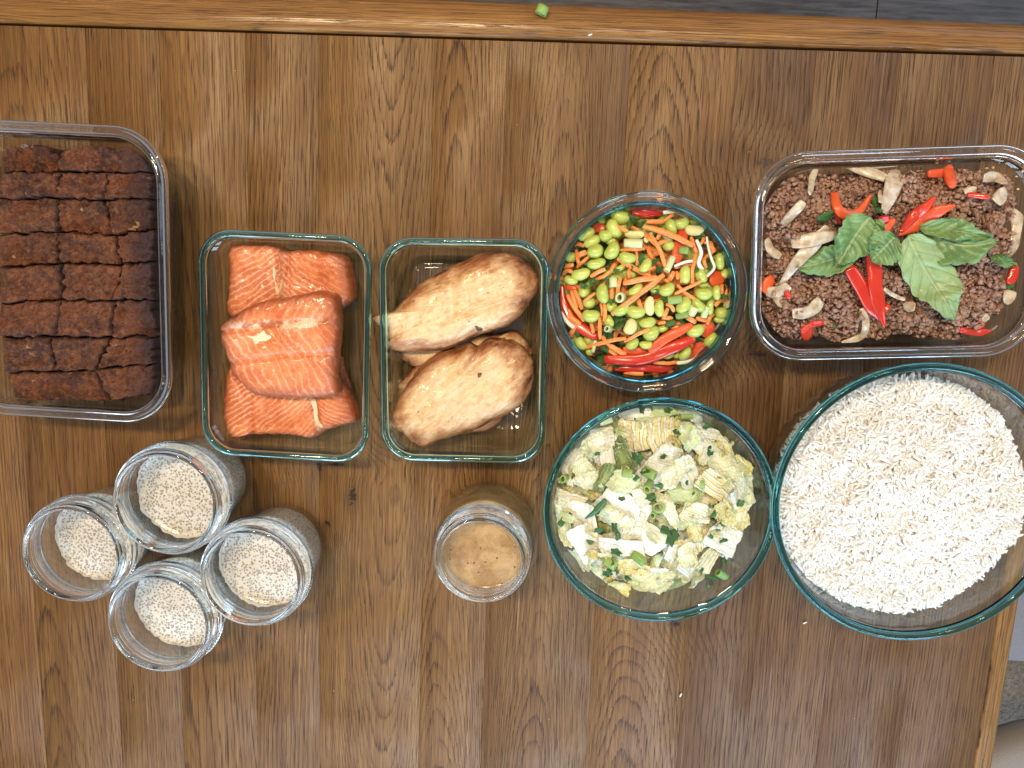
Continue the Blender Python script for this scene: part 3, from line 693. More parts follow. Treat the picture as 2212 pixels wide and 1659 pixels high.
m1 = salmon_mat('roast_salmon_far', (a_[0] + b_[0]) / 2 + .004, a_[1], 1.0, 1.0, 0.0, .55)
S1 = blob('salmon_fillet', [DS(*p) for p in o1], .0065, .024, m1, p=14, q=3.2, rough=.0005, rs=260, lump=.0012, ls=60, edge=.0007, es=300, seed=1, zf=dents([[DS(560, 150), DS(590, 300), DS(575, 520)], [DS(650, 200), DS(645, 500)]], .03, .0014, .0028))
tag(S1, 'salmon fillet at the far end of its container, partly under the top fillet', 'salmon fillet', 'salmon fillets')
a_ = sx(820, 1200, .03)
m3 = salmon_mat('roast_salmon_near', a_[0], a_[1], 1.25, 1.2, math.radians(-12), .75)
S3 = blob('salmon_fillet', [DS(*p) for p in o3], .0065, .023, m3, p=14, q=3.2, rough=.0005, rs=260, lump=.0012, ls=60, edge=.0007, es=300, seed=2, zf=dents([[DS(820, 1170), DS(830, 1300), DS(850, 1440)], [DS(290, 1020), DS(390, 1180), DS(400, 1420)]], .03, .0024, .004))
tag(S3, 'salmon fillet at the near end of its container, charred along its left edge', 'salmon fillet', 'salmon fillets')
a_ = sx(600, 690, .045); b_ = sx(900, 655, .045)
m2 = salmon_mat('roast_salmon_top', a_[0], a_[1], .8, .7, math.radians(-95), .40)
S2 = blob('salmon_fillet', [DS(*p) for p in o2], .026, .023, m2, p=16, q=3.4, rough=.0005, rs=260, lump=.0014, ls=50, edge=.0005, es=300, seed=3, zp=.044, zf=dents([[DS(210, 745), DS(560, 690), DS(900, 650)], [DS(250, 950), DS(600, 900), DS(940, 880)]], .045, .0020, .0030))
tag(S2, 'biggest salmon fillet lying across the other two, with a white fat patch', 'salmon fillet', 'salmon fillets')
s = NT('white_curd'); n_ = s.noise(s.obj(), 500, 3); s.bsdf((0.86, 0.62, 0.40), .5, s.bump(n_, .8, .001), sss=.2); M_curd = s.m
from mathutils.bvhtree import BVHTree
def bvh(o):
    me = o.data; return BVHTree.FromPolygons([v.co.copy() for v in me.vertices], [tuple(p.vertices) for p in me.polygons])
def drop(tr, x, y, z=.3, dflt=.02):
    h_ = tr.ray_cast(Vector((x, y, z)), Vector((0, 0, -1))); return h_[0].z if h_[0] else dflt
def patch(name, target, outline, zg, mat, th=.0007, nseg=60, rings=8, edge=.0008, es=700, seed=0, parent=None):
    tr = bvh(target); O = catmull([W(x, y, zg)[:2] for x, y in outline], nseg); c = O.mean(0); d = O - c; L = np.linalg.norm(d, axis=1, keepdims=True)
    O = O + d / L * (edge * fbm(np.c_[O * es, np.zeros(nseg)], 3, seed))[:, None]
    V = []; T = []
    for t in np.linspace(0.03, 1, rings):
        for p_ in c + (O - c) * t:
            V.append((p_[0], p_[1], drop(tr, p_[0], p_[1], dflt=zg - .01) + th * (1 - t ** 4) - (.0003 if t > .99 else 0))); T.append(t)
    Fc = [(i * nseg + k, (i + 1) * nseg + k, (i + 1) * nseg + (k + 1) % nseg, i * nseg + (k + 1) % nseg) for i in range(rings - 1) for k in range(nseg)] + [tuple(range(nseg))]
    return meshobj(name, V, Fc, mat, parent, attrs={'edge': T})
patch('fat_patch', S2, [DS(*p) for p in [(370, 765), (430, 765), (490, 728), (515, 755), (550, 770), (520, 800), (475, 805), (440, 825), (415, 790)]], .047, M_curd, parent=S2)
patch('fat_patch', S1, [DS(*p) for p in [(462, 435), (480, 425), (495, 440), (480, 455)]], .031, M_curd, parent=S1)
patch('fat_patch', S1, [DS(*p) for p in [(560, 310), (575, 330), (570, 380), (582, 440), (588, 495), (570, 490), (568, 420), (556, 360)]], .029, M_curd, parent=S1)
patch('fat_patch', S3, [DS(*p) for p in [(800, 1190), (830, 1195), (842, 1260), (855, 1330), (885, 1370), (860, 1385), (825, 1330), (815, 1250)]], .028, M_curd, parent=S3)

# ---------------------------------------------------------------- chicken
def chicken_mat(name, ang, seed):
    s = NT(name); P = s.obj(); ed = s.attr('edge'); hz = s.attr('hz')
    ro = s.n('ShaderNodeVectorRotate', rotation_type='Z_AXIS'); s.l(P, ro.inputs['Vector']); ro.inputs['Angle'].default_value = ang
    Ps = s.vmath('MULTIPLY', ro.outputs[0], (1, .12, 1)); 
    off = s.vmath('ADD', P, (seed, seed * .3, 0)); Pm = s.vmath('ADD', s.vmath('MULTIPLY', ro.outputs[0], (1, .32, 1)), (seed, 0, 0))
    n1 = s.noise(Pm, 62, 5, .66, .5); n2 = s.noise(off, 190, 4, .65); n3 = s.noise(off, 1300, 2, .6); fib = s.noise(Ps, 420, 3, .6, .4); n5 = s.noise(off, 16, 2)
    c = s.mix(s.rng(n1, .42, .62), (0.72, 0.50, 0.27), (0.58, 0.32, 0.115)); c = s.mix(s.math('MULTIPLY', s.rng(n1, .55, .68), .85), c, (0.33, 0.105, 0.018))
    c = s.mix(s.math('MULTIPLY', s.rng(n2, .49, .66), .5), c, (0.44, 0.18, 0.04))
    c = s.mix(s.math('MULTIPLY', s.rng(n5, .5, .68), .35), c, (0.68, 0.48, 0.30))
    c = s.mix(s.math('MULTIPLY', s.rng(fib, .50, .62), .45), c, (0.82, 0.62, 0.40))
    br = s.math('ADD', ed, s.math('MULTIPLY', s.math('SUBTRACT', n1, .5), .9)); c = s.mix(s.math('MULTIPLY', s.rng(br, .68, .96), .8), c, (0.26, 0.065, 0.010)); c = s.mix(s.math('MULTIPLY', s.rng(br, .95, 1.08), .92), c, (0.035, 0.010, 0.005))
    sp = s.rng(s.noise(off, 260, 1), .735, .76); c = s.mix(s.math('MULTIPLY', sp, .7), c, (0.16, 0.06, 0.025))
    h_ = s.math('ADD', s.math('MULTIPLY', n2, 1.0), s.math('ADD', s.math('MULTIPLY', n3, .35), s.math('MULTIPLY', fib, 1.0)))
    s.bsdf(c, s.rng(n2, .3, .7, .30, .55), s.bump(h_, .65, .0012), sss=.03, sss_r=(1, .5, .25), sss_s=.002, coat=.3, coat_r=.13)
    return s.m
DCk = Dmap(1480 / 1.8517, 920 / 1.8517, .5787 / 1.8517)
mc1 = chicken_mat('roast_chicken_far', math.radians(65), 0.0); mc2 = chicken_mat('roast_chicken_near', math.radians(50), .7)
c1 = [(5, 600), (70, 578), (150, 560), (230, 470), (320, 385), (420, 320), (540, 255), (660, 205), (740, 165), (850, 148), (960, 160), (1060, 205), (1130, 270), (1165, 350), (1160, 420), (1110, 490), (1060, 570), (980, 650), (860, 700), (740, 735), (640, 790), (520, 830), (400, 848), (280, 850), (170, 840), (85, 805), (105, 770), (78, 740), (80, 690), (20, 640)]
c2 = [(115, 1290), (160, 1230), (210, 1130), (270, 1040), (340, 950), (430, 870), (530, 825), (620, 815), (680, 780), (740, 800), (800, 760), (900, 752), (1000, 775), (1080, 830), (1120, 900), (1128, 1000), (1115, 1100), (1060, 1200), (960, 1280), (850, 1330), (720, 1390), (600, 1430), (480, 1465), (370, 1515), (290, 1480), (220, 1420), (165, 1385), (120, 1340)]
c3 = [(185, 850), (300, 800), (520, 780), (700, 740), (900, 720), (985, 700), (1040, 730), (1090, 790), (1115, 860), (1090, 950), (900, 1000), (600, 960), (420, 960), (330, 955), (240, 915)]
c4 = [(190, 1100), (300, 950), (400, 900), (900, 1150), (930, 1300), (880, 1350), (780, 1400), (700, 1410), (400, 1440), (200, 1300)]
K3 = blob('chicken_breast', [DCk(*p) for p in c3], .0065, .019, mc2, rough=.0003, rs=200, lump=.0016, ls=60, edge=.0010, es=200, seed=14, p=2.4)
tag(K3, 'chicken breast mostly hidden between and beneath the two upper breasts', 'chicken breast', 'roast chicken breasts')
K4 = blob('chicken_breast', [DCk(*p) for p in c4], .0065, .015, mc1, rough=.0003, rs=200, lump=.0010, ls=60, edge=.0010, es=200, seed=15, p=2.4)
tag(K4, 'chicken breast beneath the lower one, only its charred rim showing', 'chicken breast', 'roast chicken breasts')
K1 = blob('chicken_breast', [DCk(*p) for p in c1], .019, .027, mc1, nseg=190, rings=44, p=3.4, q=2.2, rough=.00028, rs=200, lump=.0016, ls=42, edge=.0006, es=330, seed=12, zp=.036, zf=dents([[DCk(740, 170), DCk(560, 330), DCk(330, 385)], [DCk(560, 330), DCk(560, 600)]], .045, .0050, .0026))
tag(K1, 'upper golden chicken breast, its torn tip over the left rim', 'chicken breast', 'roast chicken breasts')
K2 = blob('chicken_breast', [DCk(*p) for p in c2], .016, .026, mc2, nseg=190, rings=44, p=3.4, q=2.2, rough=.00035, rs=200, lump=.0018, ls=48, edge=.0006, es=330, seed=13, zp=.032, zf=dents([[DCk(740, 800), DCk(760, 860), DCk(700, 960)]], .04, .0040, .0030))
tag(K2, 'lower chicken breast, browner and glossy with charred lower edge', 'chicken breast', 'roast chicken breasts')
M_herb_d = NT('dark_herb'); M_herb_d.bsdf((0.10, 0.06, 0.035), .5); M_herb_d = M_herb_d.m
patch('herb_fleck', K1, [DCk(*p) for p in [(728, 660), (760, 665), (780, 690), (770, 705), (735, 695)]], .040, M_herb_d, th=.0006, nseg=20, rings=4, parent=K1)
patch('herb_fleck', K2, [DCk(*p) for p in [(742, 985), (772, 990), (765, 1015), (748, 1025)]], .044, M_herb_d, th=.0006, nseg=20, rings=4, parent=K2)
patch('herb_fleck', K1, [DCk(*p) for p in [(300, 488), (308, 488), (308, 500), (302, 500)]], .040, M_herb_d, th=.0006, nseg=20, rings=4, parent=K1)
# ---------------------------------------------------------------- edamame salad
def simple(name, c1, c2, scale=120, rough=.4, bs=.3, bd=.0008, bscale=400, sss=.15, sr=(1, .8, .3), coat=.3, spec=.5, rndmix=.5, coat_r=.15):
    s = NT(name); P = s.obj(); nn = s.noise(P, scale, 3, .6); nb = s.noise(P, bscale, 3, .6)
    r = s.rnd(); f = s.math('ADD', s.math('MULTIPLY', s.rng(nn, .35, .65), 1 - rndmix), s.math('MULTIPLY', r, rndmix))
    s.bsdf(s.mix(f, c1, c2), rough, s.bump(nb, bs, bd), sss=sss, sss_r=sr, sss_s=.003, coat=coat, spec=spec, coat_r=coat_r); return s.m
M_bean = simple('edamame_green', (0.36, 0.46, 0.075), (0.55, 0.60, 0.14), 150, .33, .15, .0004, 300, coat=.4)
M_beanp = simple('edamame_pale', (0.62, 0.62, 0.25), (0.72, 0.68, 0.35), 150, .35)
M_carrot = simple('shredded_carrot', (0.72, 0.20, 0.035), (0.85, 0.33, 0.09), 200, .4, .5, .0005, 900, sr=(1, .4, .1), coat=.25)
M_pep = simple('red_pepper_skin', (0.50, 0.018, 0.008), (0.60, 0.040, 0.010), 90, .22, .1, .0005, 120, sr=(1, .1, .05), coat=.7, coat_r=.06)
M_pepo = simple('red_pepper_flesh', (0.60, 0.055, 0.012), (0.68, 0.115, 0.02), 160, .36, .4, .0008, 400, sr=(1, .15, .05), coat=.25)
M_sprout = simple('white_sprout', (0.82, 0.72, 0.58), (0.88, 0.82, 0.72), 160, .35, .2, .0004, 300, sss=.3, coat=.3)
M_scal = simple('scallion_green', (0.16, 0.30, 0.05), (0.36, 0.48, 0.14), 200, .35, .5, .0006, 700)
M_scalp = simple('scallion_pale', (0.52, 0.62, 0.28), (0.66, 0.70, 0.42), 200, .35, .5, .0006, 700)
M_herb = simple('chopped_herb_leaf', (0.020, 0.085, 0.010), (0.055, 0.165, 0.022), 300, .38, .6, .0008, 500, sss=0, coat=.25)
DE = Dmap(2160 / 1.8517, 740 / 1.8517, 860 / 1659 / 1.8517)
ce, Re = bowl_eda[1], bowl_eda[2]
def esurf(x, y):
    d = math.hypot(x - ce[0], y - ce[1]) / (Re * .86); return .050 - .016 * max(0, d) ** 3.2
def on_e(px, py, lift=0.0):
    z = .045
    for _ in range(4): p = W(*DE(px, py), z); z = esurf(p[0], p[1]) + lift
    p = W(*DE(px, py), z); return p
def bean_mesh(seed):
    r = np.random.RandomState(seed); bm_v = []; n, m = 14, 9
    V = [(0, 0, 1.0)]; 
    for i in range(1, m):
        for k in range(n):
            a = math.pi * i / m; b = 2 * math.pi * k / n; V.append((math.sin(a) * math.cos(b), math.sin(a) * math.sin(b), math.cos(a)))
    V.append((0, 0, -1.0)); V = np.array(V); V = V[:, [2, 0, 1]]
    V[:, 1] *= .72 * (1 - .10 * V[:, 0] * (r.rand() - .3)); V[:, 2] *= .60
    notch = np.exp(-((V[:, 0] + .1 * r.rand()) / .35) ** 2) * (V[:, 1] > 0); V[:, 1] -= .13 * notch * V[:, 1].clip(0) * 1.3
    V[:, 1] += .10 * V[:, 0] ** 2; V *= 1 + .03 * fbm(V * 2 + seed, 2, seed)[:, None]
    Fc = [(0, 1 + (k + 1) % n, 1 + k) for k in range(n)]
    for i in range(m - 2):
        for k in range(n): a = 1 + i * n + k; b = 1 + i * n + (k + 1) % n; Fc.append((a, b, b + n, a + n))
    L = len(V) - 1; Fc += [(L, L - n + k, L - n + (k + 1) % n) for k in range(n)]
    return V, Fc
def shared(name, V, Fc, mat, smooth=True, sharp=None):
    me = bpy.data.meshes.new(name); me.from_pydata([tuple(v) for v in V], [], [tuple(f) for f in Fc]); me.update(); me.materials.append(mat)
    if smooth: me.polygons.foreach_set('use_smooth', [True] * len(me.polygons))
    if sharp: me.set_sharp_from_angle(angle=math.radians(sharp))
    return me
BM = [shared('edamame_bean', *bean_mesh(i), M_bean) for i in range(5)]; BMP = [shared('edamame_bean', *bean_mesh(i + 9), M_beanp) for i in range(2)]
def inst(name, me, loc, rot, sc):
    o = bpy.data.objects.new(name, me); COL.objects.link(o); o.location = loc; o.rotation_euler = rot; o.scale = sc; return o
beans = [(615,245,150,120,20),(570,340,150,110,55),(510,392,110,100,0),(360,385,140,100,-30),(405,440,135,95,-30),(545,435,80,60,0),(428,515,125,110,-25),(558,508,140,110,-60),(240,560,100,90,0),(677,563,135,90,10),(815,625,125,85,-60),(437,608,140,85,-15),(317,688,150,95,-15),(240,735,110,75,10),(1010,328,125,90,70),(1090,300,120,90,-20),(990,470,90,85,0),(1385,590,130,80,80),(1415,690,90,75,-50),(1118,695,140,90,85),(1242,700,115,90,60),(483,838,150,100,80),(342,830,90,85,0),(380,912,100,90,-20),(395,1010,140,105,0),(550,940,90,80,0),(625,965,130,90,-30),(740,980,145,100,5),(920,952,130,80,85),(980,808,125,100,-30),(885,800,90,75,0),(740,810,120,80,-40),(1110,928,140,105,-60),(1260,842,135,100,0),(1360,832,115,75,85),(1310,948,115,65,85),(1220,930,130,90,40),(1395,987,100,100,0),(830,1065,125,90,-15),(860,1145,130,110,-30),(530,1050,100,80,60),(945,1110,90,60,-20),(715,1228,115,80,-40),(820,1235,110,70,0),(1200,1125,140,105,-15),(1313,1195,125,90,-50),(1120,1300,120,85,-55),(315,1225,120,90,50),(990,1320,90,50,-20),(670,185,70,45,-20),(480,285,60,60,0),(1190,290,80,50,0),(1255,775,90,50,0),(620,640,90,50,-30),(1380,1040,90,50,0),(380,1285,70,60,60),(1050,1310,60,60,0),(560,720,70,50,0),(700,690,80,60,20)]
pale = [(1190,350,150,90,0),(845,935,145,85,85),(700,1095,125,110,-70),(728,385,140,75,0),(1455,912,95,60,-50),(980,405,95,40,30),(820,425,45,45,0)]
rb = np.random.RandomState(4); EG = 'edamame beans in the round salad bowl'
mm = lambda px: px * .28 / F * (H - .045) * 1.02
for k, (x, y, l, w_, a) in enumerate(beans + pale):
    isp = k >= len(beans); p = on_e(x, y, .0045 if l > 100 else .001)
    o = inst('edamame_bean', (BMP if isp else BM)[k % (2 if isp else 5)], p, ((rb.rand() - .5) * .6, (rb.rand() - .5) * .35, math.radians(-a)), (mm(l) / 2, mm(w_) / 2 / .74, mm(min(l, w_)) / 2 / (.62 if not isp else 1.0)))
    tag(o, ('pale split edamame half ' if isp else ('big ' if l > 118 else 'small ' if l < 92 else '') + 'green edamame bean ') + where(ce, Re * .86, p[0], p[1]), 'edamame bean', 'pale edamame halves' if isp else EG)
carr = [(560,280,680,360,28),(800,320,1180,470,40),(815,285,955,285,32),(955,280,1030,225,25),(850,370,965,630,30),(600,570,850,700,35),(550,1000,960,690,40),(640,760,905,715,40),(1035,840,1240,740,24),(620,500,810,490,25),(705,320,850,410,30),(335,1265,660,1175,30),(650,1205,845,1110,26),(245,470,345,470,30),(280,500,300,620,25),(290,640,380,550,25),(165,640,260,620,32),(165,690,250,680,32),(390,710,500,650,30),(430,730,560,660,25),(300,560,360,520,40),(1270,560,1400,460,25),(1160,400,1190,510,28),(1260,400,1240,460,22),(1200,520,1170,760,28),(1265,560,1285,640,28),(1310,440,1350,520,40),(1400,770,1405,840,25),(1475,765,1435,850,32),(1525,885,1410,1080,35),(1395,890,1350,940,30),(1340,1000,1290,1080,30),(1130,1020,1200,1060,35),(1200,1030,1290,1045,35),(215,850,340,1050,35),(215,960,310,1075,35),(290,1070,205,1190,38),(270,810,320,960,30),(240,820,290,950,30),(390,1060,410,1140,28),(460,1020,465,1190,28),(470,910,480,1010,22),(495,920,495,1050,25),(560,780,550,880,30),(625,720,600,840,30),(430,830,330,900,22),(530,1240,660,1310,38),(480,1170,540,1240,30),(510,1260,600,1325,25),(700,1510,830,1480,35),(830,1490,950,1480,30),(650,1460,800,1460,40),(870,1365,1060,1365,28),(970,920,1030,980,28),(985,950,960,1030,30),(940,1030,1020,1030,28),(910,1070,960,1070,25),(1020,1110,1080,1100,25),(1060,770,1210,890,25),(985,745,1030,670,35),(1050,670,1060,730,28),(1035,630,1075,630,20),(840,690,890,640,22),(935,360,900,420,28),(900,460,980,430,28),(830,480,870,560,28),(690,650,690,720,25),(740,510,745,620,22),(760,890,790,960,30),(740,850,800,800,40),(950,730,975,750,20),(1270,450,1300,430,22),(820,380,900,470,22),(1180,420,1210,520,24),(340,1320,460,1400,26),(470,1390,400,1350,22),(1110,650,1090,760,22)]
top_c = {(550,1000),(640,760),(800,320),(335,1265),(1035,840),(850,370),(560,280),(650,1205)}
for k, (x0_, y0_, x1_, y1_, w_) in enumerate(carr):
    L_ = .0080 if (x0_, y0_) in top_c else .0022 + .003 * rb.rand(); a_, b_ = on_e(x0_, y0_, L_ * .7), on_e(x1_, y1_, L_); m_ = (a_ + b_) / 2 + np.array([rb.randn() * .0008, rb.randn() * .0008, .0012])
    big = (x0_, y0_) in top_c
    o = tube('carrot_shred', [a_, m_, b_], mm(w_), mm(w_) * .75, M_carrot, m=8, n=9, taper=(.75, .8), twist=rb.randn() * .7, wob=.0006, seed=k, power=5); clamp_round(o, ce, bowl_eda[3])
    tag(o, ('long orange carrot shred on top of the salad, ' if big else 'short orange carrot shred ') + where(ce, Re * .86, (a_[0] + b_[0]) / 2, (a_[1] + b_[1]) / 2), 'carrot shred', 'long carrot shreds on the edamame salad' if big else 'short carrot shreds in the edamame salad')
peps = [([(705,205),(850,205),(985,175)],85,'red pepper strip at the far side of the edamame salad'), ([(150,770),(165,900),(250,1050),(440,1180)],95,'curved red pepper strip along the left side of the edamame salad'), ([(850,1290),(960,1190),(1170,1080)],75,'red pepper strip pointing up from the long glossy strip'), ([(500,1345),(780,1345),(1010,1260),(1190,1180)],90,'long glossy red pepper strip near the bottom of the edamame salad'), ([(580,1410),(850,1410),(1125,1440)],70,'straight red pepper strip lowest in the edamame salad'), ([(1250,1160),(1320,1060)],110,'red pepper piece beside a bean, lower right of the edamame salad'), ([(1130,1400),(1200,1310),(1250,1190)],90,'red pepper piece beneath the curling white sprout'), ([(1110,350),(1070,480),(1050,600)],90,'pointed red pepper piece right of the centre of the edamame salad'), ([(1400,690),(1320,760)],110,'red pepper piece at the right side of the edamame salad'), ([(390,330),(500,335)],70,'red pepper bit at the upper left of the edamame salad'), ([(640,1270),(830,1285)],70,'short red pepper strip above the long glossy strip'), ([(200,780),(280,800)],50,'small red pepper bit at the left of the edamame salad')]
for k, (pts, w_, lab) in enumerate(peps):
    lf = .006 if k in (2, 3) else .001
    o = tube('pepper_strip', [on_e(x, y, lf) for x, y in pts], mm(w_), .0036, M_pep if k in (0, 1, 3, 4) else M_pepo, m=14, n=18, taper=(.7, .55), seed=k, power=3.6, twist=.35); clamp_round(o, ce, bowl_eda[3]); tag(o, lab, 'pepper strip', 'red pepper strips in the edamame salad')
spr = [([(1205,425),(1240,520),(1225,600),(1255,650)],30,'bent white bean sprout standing out on the upper right'), ([(1285,400),(1320,560),(1345,640),(1290,700)],22,'thin white sprout along the right side of the salad'), ([(1060,1370),(1180,1355),(1320,1290),(1420,1180),(1430,1100)],38,'long curling white sprout at the lower right of the bowl'), ([(1035,625),(1100,600),(1170,590)],22,'short white sprout beside the pointed pepper'), ([(950,210),(1060,200),(1140,250)],38,'white sprout at the far right rim of the salad'), ([(160,980),(200,1050),(260,1100)],34,'white sprout behind the curved pepper at the left')]
for k, (pts, w_, lab) in enumerate(spr):
    o = tube('bean_sprout', [on_e(x, y, .0065) for x, y in pts], [mm(w_) * .8, mm(w_), mm(w_), mm(w_) * (1.9 if k == 2 else 1)], mm(w_) * .8, M_sprout, n=26, wob=.0005, seed=k); clamp_round(o, ce, bowl_eda[3]); tag(o, lab, 'bean sprout', 'white bean sprouts')
def scallion_mesh(seed, pale):
    """short ribbed hollow cylinder lying on its side"""
    n = 22; V = []; r = np.random.RandomState(seed); ri = .62
    for (x, rr) in ((-1, ri), (-1, 1), (-.5, 1.02), (.5, 1.02), (1, 1), (1, ri), (0.6, ri * .9), (-.6, ri * .9)):
        for k in range(n):
            a = 2 * math.pi * k / n; q = rr * (1 + .035 * (k % 2)) ; V.append((x, q * math.cos(a), .8 * q * math.sin(a)))
    Fc = [(i * n + k, ((i + 1) % 8) * n + k, ((i + 1) % 8) * n + (k + 1) % n, i * n + (k + 1) % n) for i in range(8) for k in range(n)]
    return np.array(V), Fc
SM = [shared('scallion_slice', *scallion_mesh(i, 0), [M_scal, M_scalp][i]) for i in range(2)]
def herb_mesh(seed, thick=.05):
    """chopped flat leaf: lobed, curled sheet with thickness, radius about 1"""
    r = np.random.RandomState(seed); n = 22; k_ = r.randint(3, 6); ph = r.rand() * 6
    rad = [.55 + .35 * abs(math.sin(k_ * math.pi * k / n + ph)) + .22 * r.rand() for k in range(n)]
    V = []
    for s_ in (1, -1):
        for t in (.0, .5, 1.0):
            for k in range(n):
                a = 2 * math.pi * k / n; x, y = rad[k] * t * math.cos(a), .6 * rad[k] * t * math.sin(a); V.append((x, y, .28 * math.sin(2.3 * x + ph) + .2 * math.sin(4 * y + seed) + s_ * thick * (1 - .5 * t)))
    Fc = []
    for i in range(2):
        for k in range(n):
            a = i * n + k; b = i * n + (k + 1) % n
            Fc.append((a, a + n, b + n, b)); Fc.append((a + 3 * n, b + 3 * n, b + 4 * n, a + 4 * n))
    for k in range(n): Fc.append((2 * n + k, 5 * n + k, 5 * n + (k + 1) % n, 2 * n + (k + 1) % n))
    return np.array(V), Fc
HM = [shared('herb_piece', *herb_mesh(i), M_herb) for i in range(7)]
dark = [(720,260,80),(790,300,70),(870,365,60),(780,570,75),(920,650,60),(405,750,70),(520,720,60),(1320,615,75),(1115,1080,80),(1005,1070,75),(605,1090,80),(650,1050,60),(340,780,55),(1220,1195,80),(600,1390,80),(500,1265,60),(290,1150,60),(1095,1395,60),(1410,870,60),(1240,400,60),(340,400,55),(1190,345,30),(1395,600,45),(320,1250,50),(510,1350,60),(800,660,50),(960,880,60),(905,820,50),(890,590,60),(1050,1265,75),(1210,660,50),(520,250,40),(450,745,50),(700,640,45),(590,660,45),(540,900,45),(1145,690,35),(850,1185,35),(680,1240,30),(1250,730,30)]
for k, (x, y, sz) in enumerate(dark):
    o = inst('herb_piece', HM[k % 7], on_e(x, y, .0052 if sz < 60 else .004), (rb.randn() * .3, rb.randn() * .3, rb.rand() * 6.3), (mm(sz) * .62,) * 3); tag(o, 'dark green chopped herb bit ' + where(ce, Re * .86, o.location[0], o.location[1]), 'herb', 'herb bits in the edamame salad')
scs = [(720,452,130,65,0,1,'pale green scallion slice under a pale bean, left of centre'),(565,752,70,55,85,1,'pale scallion slice at the left of the carrot pile'),(625,868,90,75,0,1,'round scallion ring left of the longest carrot shred'),(1000,612,120,50,-65,1,'pale scallion strip beside the pointed pepper'),(1110,505,65,55,0,0,'small green scallion slice on the pointed pepper'),(1040,888,100,60,-10,0,'green scallion slice right of the pale bean half'),(1180,970,75,65,-70,1,'pale scallion slice lower right of centre'),(1275,980,85,50,-80,1,'narrow pale scallion slice beside the lower right beans'),(1098,1008,90,45,-15,0,'green scallion slice above the red strips'),(530,1112,100,50,15,1,'white scallion ring at the lower left'),(1485,852,60,50,0,0,'green scallion slice at the far right of the salad'),(418,1245,90,28,-80,1,'thin pale scallion strip at the lower left')]
for (x, y, l, w_, a, pl, lab) in scs:
    o = inst('scallion_slice', SM[pl], on_e(x, y, .0055), (.2, (1.15 if 'ring' in lab else .45 * math.sin(x)), math.radians(-a)), (mm(l) / 2, mm(w_) / 2, mm(w_) / 2)); tag(o, lab, 'scallion slice', 'scallion slices in the edamame salad')
# what lies deeper in the bowl, showing in the gaps
for k in range(120):
    a = rb.rand() * 6.283; r_ = Re * .84 * math.sqrt(rb.rand()); x, y = ce[0] + r_ * math.cos(a), ce[1] + r_ * math.sin(a); z = esurf(x, y) - .006 - .005 * rb.rand()
    q = k % 10
    if q < 3: o = inst('edamame_bean', BM[k % 5], (x, y, z), (rb.randn() * .5, rb.randn() * .4, rb.rand() * 6), (.0085, .0078, .0085)); tag(o, 'half-buried green edamame bean ' + where(ce, Re * .86, x, y), 'edamame bean', EG)
    elif q < 8:
        d = rb.rand() * 6.28; v_ = np.array([math.cos(d), math.sin(d), .1 * rb.randn()]) * .013; c_ = np.array([x, y, z]); o = tube('carrot_shred', [c_ - v_, c_ + v_], .0042, .0034, M_carrot, m=8, n=5, power=5); tag(o, 'half-buried orange carrot shred ' + where(ce, Re * .86, x, y), 'carrot shred', 'short carrot shreds in the edamame salad')
    else: o = inst('herb_piece', HM[k % 7], (x, y, z + .002), (rb.randn() * .4, rb.randn() * .4, rb.rand() * 6), (.009,) * 3); tag(o, 'dark green chopped herb bit ' + where(ce, Re * .86, o.location[0], o.location[1]), 'herb', 'herb bits in the edamame salad')
# the salad's mass below: coarse bed of vegetable shreds
def bed(name, c, R, zfun, z0, mat, bumpy=.001, bs=250, n=90, m=36, under=.8, seed=0):
    V = []; 
    for i in range(m):
        t = (i + .0) / (m - 1)
        for k in range(n):
            a = 2 * math.pi * k / n; x, y = c[0] + R * t * math.cos(a), c[1] + R * t * math.sin(a); V.append((x, y, zfun(x, y)))
    V = np.array(V); V[:, 2] += bumpy * fbm(V * bs, 4, seed, .6)
    B = np.array([(c[0] + R * f * math.cos(2 * math.pi * k / n), c[1] + R * f * math.sin(2 * math.pi * k / n), z) for f, z in ((.97, zfun(c[0] + R, c[1]) - .006), (under, z0)) for k in range(n)])
    V = np.r_[V, B]
    Fc = [(i * n + k, (i + 1) * n + k, (i + 1) * n + (k + 1) % n, i * n + (k + 1) % n) for i in range(m + 1) for k in range(n)]; Fc.append(tuple((m + 1) * n + k for k in range(n))[::-1])
    return meshobj(name, V, Fc, mat)
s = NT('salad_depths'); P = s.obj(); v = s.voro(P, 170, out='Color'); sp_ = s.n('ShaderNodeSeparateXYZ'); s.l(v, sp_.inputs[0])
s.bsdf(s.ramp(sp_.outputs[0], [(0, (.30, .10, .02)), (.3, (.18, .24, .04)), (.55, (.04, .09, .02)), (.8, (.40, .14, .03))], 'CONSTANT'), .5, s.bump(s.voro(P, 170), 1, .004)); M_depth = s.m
tag(bed('carrot_salad_bed', ce, Re * .84, lambda x, y: esurf(x, y) - .0125, .006, M_depth, .002, 220, under=.93), 'packed carrot shreds and herbs filling the bowl under the edamame', 'salad', kind='stuff')

